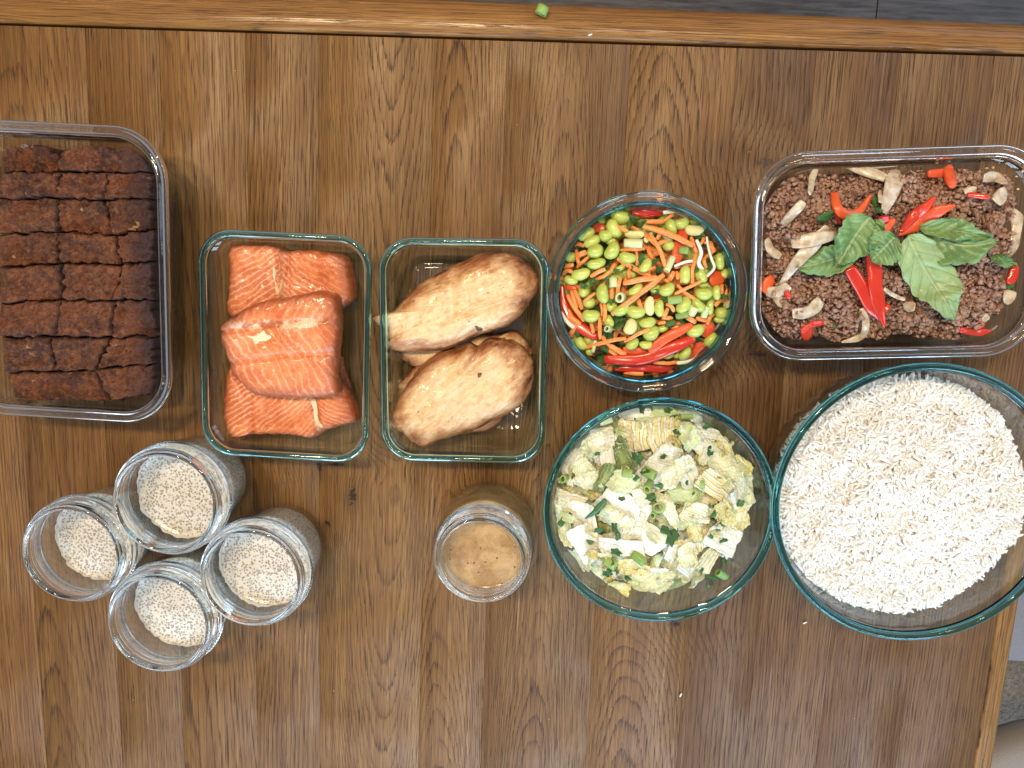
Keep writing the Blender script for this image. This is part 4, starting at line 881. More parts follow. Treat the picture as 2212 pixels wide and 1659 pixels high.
# ---------------------------------------------------------------- ground beef
s = NT('browned_ground_beef'); P = s.obj(); n1 = s.noise(P, 40, 3); n2 = s.noise(P, 420, 4, .7); n3 = s.noise(P, 1500, 2)
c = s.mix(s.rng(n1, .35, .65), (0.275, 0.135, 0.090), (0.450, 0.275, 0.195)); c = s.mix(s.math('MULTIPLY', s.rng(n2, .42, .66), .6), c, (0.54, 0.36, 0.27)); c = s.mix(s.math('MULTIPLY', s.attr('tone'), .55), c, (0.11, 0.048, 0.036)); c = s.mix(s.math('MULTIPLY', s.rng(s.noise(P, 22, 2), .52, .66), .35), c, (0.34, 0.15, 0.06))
s.bsdf(c, .45, s.bump(s.math('ADD', n2, s.math('MULTIPLY', n3, .5)), .8, .0008), coat=.18, coat_r=.3, sss=.05); M_beef = s.m
eB, cB, aB, bB, angB, zbB = box_beef
import bmesh
def ico(sub=1):
    b = bmesh.new(); bmesh.ops.create_icosphere(b, subdivisions=sub, radius=1); V = np.array([v.co[:] for v in b.verts]); Fi = np.array([[v.index for v in f.verts] for f in b.faces]); b.free(); return V, Fi
IV, IF = ico(1); JV = ico(2)
rg = np.random.RandomState(11)
ca, sa = math.cos(angB), math.sin(angB)
def beef_h(u, v):
    """height of the heap at local box coordinates"""
    u = np.asarray(u, float); v = np.asarray(v, float); A_, B_ = aB - .014, bB - .014
    P3 = np.c_[u * 28, v * 28, np.zeros(len(u))]; hmp = .047 + .0100 * fbm(P3 * 2.0, 3, 5)
    ex = np.minimum((A_ - np.abs(u)) / .02, (B_ - np.abs(v)) / .02).clip(0, 1); hmp = .012 + (hmp - .012) * (1 - (1 - ex) ** 2.2) ** .6
    right = ((u - (A_ - .010)) / .022 + .35 * vnoise(np.c_[v * 60, np.zeros(len(u)), np.zeros(len(u))], 3)).clip(0, 1); hmp = hmp * (1 - right) + .008 * right
    return hmp
def b2w(u, v): return cB[0] + u * ca - v * sa, cB[1] + u * sa + v * ca
nc = 430; cu = (rg.rand(nc) * 2 - 1) * (aB - .018); cv = (rg.rand(nc) * 2 - 1) * (bB - .017)
ch = beef_h(cu, cv) - .003; ok = ch > .011; cu, cv, ch = cu[ok], cv[ok], ch[ok]
GP = []; GR = []; GT = []
for u, v, h_ in zip(cu, cv, ch):
    nn_ = rg.randint(24, 64); R_ = .0030 + .0080 * rg.rand() ** 1.3; tone = rg.rand() ** 1.5
    d = rg.randn(nn_, 3); d /= np.linalg.norm(d, axis=1, keepdims=True); d[:, 2] = np.abs(d[:, 2]) * .9
    d *= (R_ * (.75 + .4 * rg.rand(nn_)))[:, None]; GP.append(np.array([u, v, h_]) + d); GR.append(.0008 + .0013 * rg.rand(nn_) ** 1.6); GT.append(np.full(nn_, tone) * .5 + rg.rand(nn_) * .3)
lo = 3400; u = (rg.rand(lo) * 2 - 1) * (aB - .014); v = (rg.rand(lo) * 2 - 1) * (bB - .013); h_ = beef_h(u, v) - .002; ok = h_ > .0115
GP.append(np.c_[u, v, h_][ok]); GR.append((.0010 + .0013 * rg.rand(lo))[ok]); GT.append(rg.rand(lo)[ok])
GP = np.concatenate(GP); GR = np.concatenate(GR); GT = np.concatenate(GT); NG = len(GP)
nv = len(IV); V = IV[None] * (GR[:, None, None] * (0.65 + .8 * rg.rand(NG, 1, 3))); V = V + (GP[:, None, :]); V = V.reshape(-1, 3)
V = V * 1.0 + .0013 * np.c_[vnoise(V * 520, 1), vnoise(V * 520, 2), vnoise(V * 520, 3)] + .0006 * np.c_[vnoise(V * 1300, 4), vnoise(V * 1300, 5), vnoise(V * 1300, 6)]
xw, yw = b2w(V[:, 0], V[:, 1]); V = np.c_[xw, yw, V[:, 2].clip(.0065)]
Q = (IF[None] + (np.arange(NG) * nv)[:, None, None]).reshape(-1, 3)
ob = fastmesh('ground_beef', V, Q, M_beef, attrs={'tone': np.repeat(GT, nv)}); clamp_box(ob, box_beef, hL); tag(ob, 'browned crumbly ground beef filling the clear container under the basil', 'ground beef', kind='stuff')
# packed lower mass
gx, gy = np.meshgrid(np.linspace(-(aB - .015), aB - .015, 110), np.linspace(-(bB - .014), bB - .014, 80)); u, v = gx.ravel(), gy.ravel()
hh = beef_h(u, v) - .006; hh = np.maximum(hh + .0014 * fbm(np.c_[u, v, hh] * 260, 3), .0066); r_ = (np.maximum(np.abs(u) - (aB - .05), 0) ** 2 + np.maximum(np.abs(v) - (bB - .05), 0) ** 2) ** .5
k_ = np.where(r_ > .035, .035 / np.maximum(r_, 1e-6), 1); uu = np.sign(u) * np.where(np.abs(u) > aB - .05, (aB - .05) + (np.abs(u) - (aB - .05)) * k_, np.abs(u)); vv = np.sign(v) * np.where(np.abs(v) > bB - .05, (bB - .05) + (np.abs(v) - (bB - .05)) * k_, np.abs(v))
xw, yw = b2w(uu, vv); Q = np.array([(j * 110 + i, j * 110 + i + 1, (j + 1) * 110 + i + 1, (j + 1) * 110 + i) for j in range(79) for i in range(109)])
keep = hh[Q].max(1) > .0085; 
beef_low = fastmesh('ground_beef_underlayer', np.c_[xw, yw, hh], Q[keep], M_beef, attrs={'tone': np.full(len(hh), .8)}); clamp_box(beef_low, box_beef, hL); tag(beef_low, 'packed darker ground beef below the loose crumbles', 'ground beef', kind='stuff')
DB = Dmap(2960 / 1.8517, 540 / 1.8517, 1136 / 2049 / 1.8517)
def w2b(x, y): dx, dy = x - cB[0], y - cB[1]; return dx * ca + dy * sa, -dx * sa + dy * ca
def on_b(px, py, lift=0.0):
    z = .045
    for _ in range(4):
        p = W(*DB(px, py), z); u, v = w2b(p[0], p[1]); z = float(beef_h([u], [v])[0]) + lift
    return W(*DB(px, py), max(z, .045))
mb = lambda px: px * .2994 / F * (H - .045) * 1.02
s = NT('cooked_onion'); P = s.obj(); al = s.attr('along'); nn_ = s.noise(s.vmath('MULTIPLY', P, (1, 1, 1)), 180, 3); 
s.bsdf(s.mix(s.rng(nn_, .35, .65), (0.40, 0.30, 0.19), (0.60, 0.53, 0.41)), .25, s.bump(s.noise(P, 500, 2), .3, .0006), sss=.45, sss_r=(1, .8, .5), coat=.5); M_onion = s.m
on = [([(745,185),(880,250),(1050,320)],60,'straight white onion sliver near the far side of the beef'),([(1130,250),(1100,380),(1040,560)],[50,110,90,60],'broad tapered onion sliver upright above the basil'),([(545,250),(520,330),(500,425)],40,'thin onion sliver upper left in the beef'),([(460,480),(400,550),(310,640)],55,'translucent onion sliver at the left of the beef'),([(370,780),(520,755),(690,725)],[75,80,60],'ridged glossy onion sliver touching the left basil leaf'),([(630,660),(560,760),(430,900),(290,1080)],[60,85,70,35],'long onion sliver running down under the left basil leaf'),([(385,1290),(500,1270),(585,1190)],[70,70,90],'curled onion piece lower left in the beef'),([(185,1140),(280,1130),(345,1085)],70,'onion piece at the lower left side of the beef'),([(1960,540),(2020,640),(1990,760),(1940,870)],[50,90,75,60],'thick curved onion sliver at the right side of the beef'),([(885,1250),(910,1380),(860,1460),(740,1500)],45,'curved onion sliver at the bottom of the beef'),([(1040,1110),(1100,1150),(1190,1185)],25,'thin onion thread beside the red pepper'),([(1620,410),(1700,390)],45,'small onion bit near the upper right of the beef'),([(1850,480),(1920,400)],80,'onion piece at the upper right of the beef'),([(1760,310),(1840,300),(1905,350)],60,'round onion ring piece at the far right corner'),([(870,215),(1000,190),(1200,190)],[50,80,60],'wide onion piece along the far edge of the beef'),([(390,210),(480,195),(600,205)],50,'onion sliver at the far left edge of the beef'),([(1015,400),(1010,490)],38,'pale yellow onion bit beside the broad sliver'),([(190,750),(220,830),(290,880)],50,'onion sliver at the left wall of the container'),([(1900,1160),(1980,1190)],85,'translucent onion piece at the right end of the beef'),([(1835,1420),(1870,1440)],60,'small clear onion piece at the lower right'),([(1180,1240),(1260,1240)],60,'onion piece sunk in the beef below the basil'),([(270,1160),(330,1240)],70,'yellowish onion piece at the lower left of the beef'),([(1245,205),(1320,190)],35,'pointed onion bit at the far edge'),([(1760,1300),(1780,1340)],50,'small onion bit near the lower right pepper')]
for k, (pts, w_, lab) in enumerate(on):
    lf = [.004] * len(pts)
    o = tube('onion_sliver', [on_b(x, y, .0115) for x, y in pts], [mb(q) * 1.15 for q in w_] if isinstance(w_, list) else mb(w_) * 1.15, .0019, M_onion, m=12, n=18, taper=(.75, .7), seed=k, wob=.0006, twist=.9 * math.sin(k), power=3.2); clamp_box(o, box_beef, hL); tag(o, lab, 'onion sliver', 'onion slivers in the ground beef')
pp = [([(790,960),(870,1090),(950,1230),(1030,1350)],[95,95,105,40],'left arm of the red pepper V below the basil leaves',0),([(945,830),(970,950),(975,1080),(1000,1220),(1040,1380)],[85,100,95,100,40],'right arm of the red pepper V below the basil leaves',0),([(1400,450),(1330,530),(1250,590),(1160,700)],[30,75,75,40],'red pepper strip right of centre, its shorter fork pointing up',0),([(1545,510),(1430,550),(1290,640),(1150,720)],[25,80,95,40],'long red pepper strip slanting above the right basil leaf',1),([(680,420),(700,520),(760,575),(850,560),(940,440)],[60,60,70,60,50],'hooked orange-red pepper piece above the left basil leaf',1),([(1110,610),(1040,680),(970,760)],[40,80,70],'red pepper piece between the two upper basil leaves',1),([(1000,620),(1080,610)],60,'small red pepper bit at the top of the basil',0),([(1355,280),(1480,270),(1520,220)],60,'flat red pepper piece near the far edge of the beef',1),([(1500,240),(1530,380)],75,'orange-red pepper strip near the far right of the beef',1),([(1640,430),(1800,450)],35,'thin red pepper strip at the upper right of the beef',0),([(1940,1070),(1975,1000),(1985,940)],70,'red pepper piece at the right end of the beef',0),([(1590,1405),(1700,1425),(1820,1420)],50,'red pepper strip at the lower right of the beef',0),([(1700,1380),(1760,1350)],60,'small orange pepper bit above the lower right strip',1),([(470,1380),(500,1470)],90,'red pepper piece at the bottom left of the beef',0),([(500,1370),(600,1350)],45,'dark red pepper bit beside the bottom left piece',0),([(170,1130),(230,1020)],80,'red pepper piece pressed to the left wall of the container',1),([(700,560),(730,640)],45,'narrow red pepper bit tucked beside the left basil leaf',0),([(1040,1240),(1075,1260)],60,'red pepper tip beside the foot of the V',0),([(330,1130),(360,1180)],40,'tiny red pepper bit at the left of the beef',0)]
for k, (pts, w_, lab, fl_) in enumerate(pp):
    lf = .0135 if k in (0, 1, 2, 3) else .0105
    o = tube('pepper_strip', [on_b(x, y, lf) for x, y in pts], [mb(q) for q in w_] if isinstance(w_, list) else mb(w_), .0036, M_pepo if fl_ else M_pep, m=14, n=22, taper=(.8, .5), seed=k, power=3.6, twist=.4 * math.sin(k * 2.)); clamp_box(o, box_beef, hL); tag(o, lab, 'pepper strip', 'red pepper strips on the ground beef')
# basil
s = NT('basil_leaf'); P = s.obj(); uv = s.attr('luv', 'Vector'); sp_ = s.n('ShaderNodeSeparateXYZ'); s.l(uv, sp_.inputs[0]); x, y = sp_.outputs[0], sp_.outputs[1]
ay = s.math('ABSOLUTE', y); mid = s.rng(ay, .05, .015); ph = s.math('SUBTRACT', s.math('MULTIPLY', x, 6.5), s.math('MULTIPLY', ay, 3.2)); fr = s.math('FRACT', ph); vein = s.math('MULTIPLY', s.rng(s.math('ABSOLUTE', s.math('SUBTRACT', fr, .5)), .07, .02), .7)
ve = s.math('MAXIMUM', mid, vein); nn_ = s.noise(P, 60, 3); ba = s.attr('back')
c = s.mix(s.rng(nn_, .38, .62), (0.060, 0.165, 0.040), (0.150, 0.295, 0.090)); c = s.mix(s.math('MULTIPLY', ba, .8), c, (0.33, 0.46, 0.22)); c = s.mix(s.math('MULTIPLY', ve, .55), c, (0.40, 0.52, 0.26)); c = s.mix(s.math('MULTIPLY', s.rng(s.noise(P, 160, 3, .6), .5, .72), .35), c, (0.05, 0.14, 0.03))
puff = s.noise(P, 230, 2); s.bsdf(c, .42, s.bump(s.math('SUBTRACT', s.math('MULTIPLY', puff, .6), s.math('MULTIPLY', ve, .8)), .8, .0018), spec=.5, coat=.25, coat_r=.25); M_basil = s.m
def leaf(spine, width, label, fold=.3, back=0, lift=.012, seed=0, curl=.003, asym=0, name='basil_leaf'):
    n, m = 44, 23; S_ = [on_b(x, y, lift + .002) for x, y in spine]; P_ = catmull(S_, n, closed=False); P_[:, 2] = np.maximum.accumulate(P_[:, 2]) * .3 + P_[:, 2] * .7
    T = np.gradient(P_, axis=0); T /= np.linalg.norm(T, axis=1, keepdims=True); V = []; UV = []
    for i in range(n):
        f = i / (n - 1); w_ = mb(width) / 2 * (math.sin(math.pi * min(1, f * 1.02) ** .80) ** .75 if 0 < f < 1 else .02); side = np.cross(T[i], (0, 0, 1)); side /= np.linalg.norm(side)
        for j in range(m):
            g = j / (m - 1) * 2 - 1; gg = g * (1 + asym * g) ; z = fold * w_ * abs(g) ** 1.4 + curl * math.sin(f * 9 + 3 * g + seed) * abs(g) - .0014 * (1 - abs(g)) ** 6 + curl * .45 * math.sin(f * 22 + 5 * g + seed * 2) * abs(g) ** 1.5 + .0019 * math.cos(2 * math.pi * (f * 7.8 - abs(g) * 1.7))* (abs(g) ** .5) * (1 - abs(g))
            w2 = w_ * (1 + (.05 * math.sin(f * 47 + seed) + .05 * math.sin(f * 19 + 2 * seed)) * abs(g) ** 3); V.append(P_[i] + side * gg * w2 + np.array([0, 0, z])); UV.append((f * 1.2, g * .55 * (.4 + .6 * math.sin(math.pi * f)), 0))
    V = np.array(V); N_ = len(V); V2 = V - [0, 0, .00035]; A = np.r_[V, V2]
    Fc = [(i * m + j, (i + 1) * m + j, (i + 1) * m + j + 1, i * m + j + 1) for i in range(n - 1) for j in range(m - 1)]; Fc += [tuple(q + N_ for q in f)[::-1] for f in Fc]
    bd = [j for j in range(m)] + [i * m + m - 1 for i in range(1, n)] + [(n - 1) * m + j for j in range(m - 2, -1, -1)] + [i * m for i in range(n - 2, 0, -1)]
    Fc += [(bd[k], bd[(k + 1) % len(bd)], bd[(k + 1) % len(bd)] + N_, bd[k] + N_) for k in range(len(bd))]
    o = meshobj(name, A, Fc, M_basil, attrs={'luv': np.r_[np.array(UV), np.array(UV)], 'back': np.full(2 * N_, back)}); tag(o, label, 'basil leaf', 'basil leaves on the ground beef'); return o
leaf([(940,590),(860,690),(790,800),(700,940)], 300, 'folded basil leaf left of centre with its tip pointing down left', .35, .15, .016, 1)
leaf([(840,780),(700,880),(560,930),(400,955)], 200, 'flat basil leaf reaching farthest left over the onion', .15, .35, .011, 2)
leaf([(990,610),(985,680),(975,760),(960,830)], 75, 'narrow curled basil strip behind the left leaf', .5, .3, .016, 3)
leaf([(1120,735),(1060,800),(1000,860),(945,910)], 250, 'small bright basil leaf in the very centre', .12, .1, .019, 4, curl=.0015)
leaf([(1215,720),(1290,880),(1400,1080),(1490,1200),(1535,1335)], 300, 'pale underside-up basil leaf pointing down right', .10, .85, .016, 5, curl=.002)
leaf([(1270,690),(1440,750),(1640,800),(1875,765)], 300, 'large crumpled basil leaf on the right', .25, .25, .014, 6, curl=.004)
leaf([(1300,660),(1450,680),(1620,700),(1800,740)], 130, 'upper fold of basil behind the large right leaf', .6, .3, .017, 8, curl=.003)
leaf([(1850,860),(1900,900),(1960,940)], 110, 'small dark basil tip at the right end', .3, 0, .011, 7)
for k, (x, y, sz) in enumerate([(615,590,100),(980,480,70),(1000,540,60),(1945,1090,50),(880,190,45),(1525,1415,50),(340,230,40),(680,1380,30)]):
    o = inst('herb_piece', HM[k % 7], on_b(x, y, .008), (rb.randn() * .3, rb.randn() * .3, rb.rand() * 6.3), (mb(sz) * .6,) * 3); tag(o, 'dark green wilted herb bit in the beef, ' + ['by the left onion slivers', 'right of the broad onion sliver', 'just below the broad onion sliver', 'at the right end under the basil tip', 'along the far edge', 'at the bottom right', 'in the far left corner', 'low beside the bottom left pepper'][k], 'herb', 'herb bits in the ground beef')
M_crumb = simple('garlic_crumb', (0.55, 0.34, 0.17), (0.70, 0.48, 0.28), 300, .5)
CRV, CRF = ico(1); CRV = CRV * (1 + .25 * np.random.RandomState(2).rand(len(CRV), 1)); CRM = shared('crumb', CRV, [tuple(f) for f in CRF], M_crumb)
for k, (x, y, sz) in enumerate([(1780,240,22),(1825,235,26),(1980,230,22),(1995,300,18),(1510,190,18),(1420,200,25),(2005,390,20),(1870,200,16),(1890,330,20),(1620,255,22),(800,470,25),(1445,545,20)]):
    p = on_b(x, y, .001); 
    o = inst('crumb', CRM, p, (k, k, k), (mb(sz) / 2, mb(sz) / 3, mb(sz) / 3)); tag(o, 'small golden garlic crumb stuck in the beef container', 'crumb', 'garlic crumbs in the beef container')
# ---------------------------------------------------------------- rice
s = NT('cooked_rice'); P = s.obj(); n1 = s.noise(P, 60, 2); s.bsdf(s.mix(s.rng(n1, .35, .65), (0.79, 0.77, 0.715), (0.83, 0.84, 0.85)), .38, s.bump(s.noise(P, 900, 2), .15, .0004), sss=.35, sss_r=(1, .82, .55), sss_s=.003, coat=.1); M_rice = s.m
M_ricelow = simple('packed_rice_gap_shade', (0.60, 0.47, 0.31), (0.74, 0.66, 0.52), 200, .5, .5, .001, 400)  # tan colour stands in for the warm shade in gaps between grains
eR, cR, RR, rinR = bowl_rice
_p = W(1968, 1106, .076); ox, oy = _p[0] - cR[0], _p[1] - cR[1]; Rf = np.linalg.norm(W(1960 + 289, 1079, .072) - W(1960 - 289, 1079, .072)) / 2
def rice_h(x, y):
    d = np.hypot(x - cR[0] - ox, y - cR[1] - oy) / Rf; return .082 - .022 * np.clip(d, 0, 1.1) ** 2.2 - .05 * np.clip(d - .93, 0, 1) + .0030 * fbm(np.c_[x * 55, y * 55, 0 * x], 3, 8)
nl, ms = 7, 6; t_ = np.linspace(-1, 1, nl); rad = np.sqrt(np.clip(1 - (t_ * .985) ** 4, 0, 1)) ; rad[0] = rad[-1] = .35
GV = np.array([(t_[i], rad[i] * math.cos(2 * math.pi * j / ms), rad[i] * math.sin(2 * math.pi * j / ms)) for i in range(nl) for j in range(ms)])
GF = [(i * ms + j, i * ms + (j + 1) % ms, (i + 1) * ms + (j + 1) % ms, (i + 1) * ms + j) for i in range(nl - 1) for j in range(ms)] + [(0, ms - 1, ms - 2, ms - 3), (0, 3, 2, 1)] 
GF = GF[:-2] + [(5, 4, 3, 0), (3, 2, 1, 0), (36, 37, 38, 39), (39, 40, 41, 36)]
rr_ = np.random.RandomState(21); NR_ = 12000
a = rr_.rand(NR_) * 2 * math.pi; d = Rf * 1.0 * np.sqrt(rr_.rand(NR_)); fray = 1 + .015 * rr_.randn(NR_); x = cR[0] + ox + d * fray * np.cos(a); y = cR[1] + oy + d * fray * np.sin(a)
z = rice_h(x, y) + .0030 * (rr_.rand(NR_) - .55) * 2
yaw = rr_.rand(NR_) * 6.283 + .0; pit = rr_.randn(NR_) * .32; L = (.0042 + .0026 * rr_.rand(NR_)) ; wd = .00103 + .0002 * rr_.rand(NR_); bend = rr_.randn(NR_) * .24
G = np.broadcast_to(GV, (NR_, nl * ms, 3)).copy(); G[:, :, 1] = G[:, :, 1] * wd[:, None] + (bend * L)[:, None] * (GV[:, 0] ** 2)[None]; G[:, :, 2] *= wd[:, None]; G[:, :, 0] *= L[:, None]
cp, sp2 = np.cos(pit)[:, None], np.sin(pit)[:, None]; gx = G[:, :, 0] * cp - G[:, :, 2] * sp2; gz = G[:, :, 0] * sp2 + G[:, :, 2] * cp; cy, sy = np.cos(yaw)[:, None], np.sin(yaw)[:, None]
V_ = np.stack([gx * cy - G[:, :, 1] * sy + x[:, None], gx * sy + G[:, :, 1] * cy + y[:, None], gz + z[:, None]], -1).reshape(-1, 3)
V = V_; _d = V[:, :2] - cR; _r = np.hypot(_d[:, 0], _d[:, 1]); _m = rinR(V[:, 2]); V[:, :2] = cR + _d * np.minimum(1, _m / _r)[:, None]
Q = (np.array(GF)[None] + (np.arange(NR_) * nl * ms)[:, None, None]).reshape(-1, 4)
tag(fastmesh('cooked_rice', V, Q, M_rice), 'heap of long-grain white rice filling the large ribbed bowl', 'rice', kind='stuff')
rb_ = bed('rice_mass', (cR[0] + ox, cR[1] + oy), Rf * .985, lambda X, Y: float(rice_h(np.array([X]), np.array([Y]))[0]) - .0022, .010, M_ricelow, .0010, 500, n=120, m=50, under=.86, seed=4); clamp_round(rb_, cR, rinR); tag(rb_, 'dense rice below the loose top grains, tinted tan for shaded gaps', 'rice', kind='stuff')

# ---------------------------------------------------------------- cabbage salad
eC, cC, RC, rinC = bowl_cab
DCb = Dmap(2140 / 1.8517, 1560 / 1.8517, 1000 / 1728 / 1.8517)
def csurf(x, y):
    d = math.hypot(x - cC[0] + .004, y - cC[1] - .004) / (RC * .88); return .076 - .028 * d ** 2.6
def on_c(px, py, lift=0.0):
    z = .06
    for _ in range(4): p = W(*DCb(px, py), z); z = csurf(p[0], p[1]) + lift
    return W(*DCb(px, py), z)
mcb = lambda px: px * .3125 / F * (H - .065) * 1.03
def cab_mat(name, base, edge, vein, vs=150, bumps=1.0, ribs=0.0):
    """base colour near the rib, edge colour towards the frilled margin"""
    s = NT(name); P = s.obj(); uv = s.attr('luv', 'Vector'); sp_ = s.n('ShaderNodeSeparateXYZ'); s.l(uv, sp_.inputs[0]); x, y, fr = sp_.outputs
    n1 = s.noise(P, 70, 3, .6); wp = s.vmath('ADD', P, s.vmath('MULTIPLY', s.noise(P, 90, 2, col=True), (.008, .008, .008)))
    v = s.voro(wp, vs, 'DISTANCE_TO_EDGE'); ve = s.rng(v, .09, .015); v2 = s.voro(wp, vs * 2.6, 'DISTANCE_TO_EDGE'); ve2 = s.rng(v2, .10, .02)
    f = s.math('ADD', s.math('MULTIPLY', s.math('SUBTRACT', n1, .5), .9), s.math('ADD', s.math('MULTIPLY', s.rnd(), .45), s.math('MULTIPLY', fr, .75)), clamp=True)
    c = s.mix(f, base, edge); leafy = s.rng(fr, .05, .45)
    c = s.mix(s.math('MULTIPLY', s.math('MULTIPLY', s.math('MAXIMUM', ve, s.math('MULTIPLY', ve2, .5)), leafy), .6), c, vein)
    st = s.math('FRACT', s.math('ADD', s.math('MULTIPLY', y, ribs or 2.2), s.math('MULTIPLY', s.noise(P, 60, 3), 1.6))); r_ = s.rng(s.math('ABSOLUTE', s.math('SUBTRACT', st, .5)), .30, .12, smooth=True)
    c = s.mix(s.math('MULTIPLY', r_, .75 if ribs else .12), c, vein)
    h_ = s.math('ADD', s.math('MULTIPLY', s.math('MULTIPLY', s.math('ADD', ve, s.math('MULTIPLY', ve2, .6)), leafy), .7), s.math('MULTIPLY', r_, 1.3 if ribs else .25))
    s.bsdf(c, .36, s.bump(s.math('ADD', h_, s.math('MULTIPLY', n1, .4)), .95 * bumps, .0018), sss=.08, sss_r=(1, 1, .85), sss_s=.002, coat=.35, coat_r=.16)
    pb = s.t.nodes['Principled BSDF']; tl = s.n('ShaderNodeBsdfTranslucent'); s.l(c, tl.inputs[0]); mx = s.n('ShaderNodeMixShader'); mx.inputs[0].default_value = .10; s.l(pb.outputs[0], mx.inputs[1]); s.l(tl.outputs[0], mx.inputs[2]); s.l(mx.outputs[0], s.out.inputs[0]); return s.m
C_rib = cab_mat('cabbage_white_rib', (0.86, 0.88, 0.84), (0.82, 0.82, 0.60), (0.84, 0.85, 0.78), 120, .7)
C_leaf = cab_mat('cabbage_pale_leaf', (0.86, 0.89, 0.77), (0.72, 0.80, 0.42), (0.88, 0.89, 0.76), 130, .7)
C_yel = cab_mat('cabbage_yellow_leaf', (0.84, 0.80, 0.48), (0.78, 0.69, 0.20), (0.90, 0.88, 0.68), 120, .8)
C_grn = cab_mat('cabbage_green_leaf', (0.40, 0.52, 0.15), (0.14, 0.25, 0.04), (0.66, 0.74, 0.42), 210)
C_lgr = cab_mat('cabbage_light_green_leaf', (0.66, 0.75, 0.48), (0.45, 0.60, 0.22), (0.80, 0.86, 0.66), 90, .5)
C_stk = cab_mat('cabbage_layered_slice', (0.84, 0.78, 0.48), (0.78, 0.66, 0.22), (0.88, 0.87, 0.74), 110, .8, 2.2)
def cab(px, py, l, w_, ang, typ, label, lift=.004, curl=.5, seed=0, pt=None, tiltx=0., tilty=0.):
    n, m = 38, 30; r = np.random.RandomState(seed + 100); a_ = math.radians(-ang); c0 = pt if pt is not None else on_c(px, py, lift); L_, W_ = mcb(l) / 2, mcb(w_) / 2
    crink = {'rib': .0006, 'leaf': .0015, 'yel': .0016, 'grn': .0014, 'lgr': .0009, 'stk': .0007}[typ]; th = {'rib': .0026, 'stk': .0034}.get(typ, .0007); rag = {'rib': .04, 'stk': .06}.get(typ, .11)
    # outline: squarish, ragged
    V = []; UV = []; ph = r.rand() * 6
    sk = r.randn() * .18; tp = r.randn() * .15; CO = np.array([[-1, -1], [1, -1], [1, 1], [-1, 1]]) * (1 + .26 * r.randn(4, 2).clip(-1.3, 1.0)); pw = {'rib': 9, 'stk': 10}.get(typ, 4); base_tz = (csurf(c0[0] + L_ * math.cos(a_), c0[1] + L_ * math.sin(a_)) - csurf(c0[0] - L_ * math.cos(a_), c0[1] - L_ * math.sin(a_))) / (2 * L_)
    base_sz = (csurf(c0[0] - W_ * math.sin(a_), c0[1] + W_ * math.cos(a_)) - csurf(c0[0] + W_ * math.sin(a_), c0[1] - W_ * math.cos(a_))) / (2 * W_)
    tx = base_tz * .7 + r.randn() * .16 + tiltx; ty = base_sz * .7 + r.randn() * .16 + tilty
    for i in range(n):
        for j in range(m):
            u, v = i / (n - 1) * 2 - 1, j / (m - 1) * 2 - 1
            rr = max(abs(u), abs(v)); q = (abs(u) ** pw + abs(v) ** pw) ** (1 / pw); k = rr / max(q, 1e-6) if q > 0 else 1
            u2, v2 = u * k, v * k
            if rr > .55:
                aa = math.atan2(v, u); e = rag * ((rr - .55) / .45) * (math.sin(aa * 5 + ph) * .45 + math.sin(aa * 11 + ph * 2) * .35 + math.sin(aa * 23 + ph) * .25); u2 *= 1 + e; v2 *= 1 + e
            a1, b1 = (u2 + 1) / 2, (v2 + 1) / 2; qq = CO[0] * (1 - a1) * (1 - b1) + CO[1] * a1 * (1 - b1) + CO[2] * a1 * b1 + CO[3] * (1 - a1) * b1; X = qq[0] * L_; Y = qq[1] * W_; V.append((X, Y, 0)); UV.append((u2 * .5 + .5, v2, 0))
    V = np.array(V); g = np.array([(i / (n - 1) * 2 - 1, j / (m - 1) * 2 - 1) for i in range(n) for j in range(m)])
    amp = np.clip(np.abs(g).max(1), .25, 1) ** 1.2
    z = crink * .75 * fbm(np.c_[V[:, :2] * 190 + seed, np.zeros(len(V))], 2, seed) * amp * 1.4 + crink * 3.0 * fbm(np.c_[V[:, :2] * 75 + seed * 3, np.zeros(len(V))], 2, seed + 5) * amp
    z += curl * (g[:, 1] ** 2) * W_ * .45 * (1 if r.rand() > .4 else -.7) + .25 * curl * (g[:, 0] ** 2) * L_ * r.randn() + V[:, 0] * tx + V[:, 1] * ty
    # a frilled, thinner margin on one end: the leaf blade that the rib runs into
    e0 = r.rand() * 6.283; fdir = np.clip((g[:, 0] * math.cos(e0) + g[:, 1] * math.sin(e0)) * .9 + .25, 0, 1) if typ in ('rib', 'stk') else np.clip(np.abs(g).max(1) * .8 + .25 * (g[:, 0] * math.cos(e0)), 0, 1)
    leafy_ = typ not in ('rib', 'stk'); z += fdir ** 1.5 * (.0050 if leafy_ else .0026) * vnoise(np.c_[V[:, :2] * 115 + seed * 1.7, z * 0], seed + 2) * 1.0 + fdir ** 3 * .0012 * fbm(np.c_[V[:, :2] * 190 + seed, z * 0], 3, seed + 9)
    UV = [(u_[0], u_[1], f_) for u_, f_ in zip(UV, fdir)]
    V[:, :2] += np.c_[fbm(np.c_[V[:, :2] * 300, z * 0], 2, seed), fbm(np.c_[V[:, :2] * 300, z * 0 + 5], 2, seed)] * crink * .3
    T = V.copy(); T[:, 2] = z; B = T.copy(); B[:, 2] -= th * (1 - .7 * fdir); ca_, sa_ = math.cos(a_), math.sin(a_); A = np.r_[T, B]; A = np.c_[A[:, 0] * ca_ - A[:, 1] * sa_, A[:, 0] * sa_ + A[:, 1] * ca_, A[:, 2]] + c0
    N_ = n * m; Fc = [(i * m + j, (i + 1) * m + j, (i + 1) * m + j + 1, i * m + j + 1) for i in range(n - 1) for j in range(m - 1)]; Fc += [tuple(q + N_ for q in f)[::-1] for f in Fc]
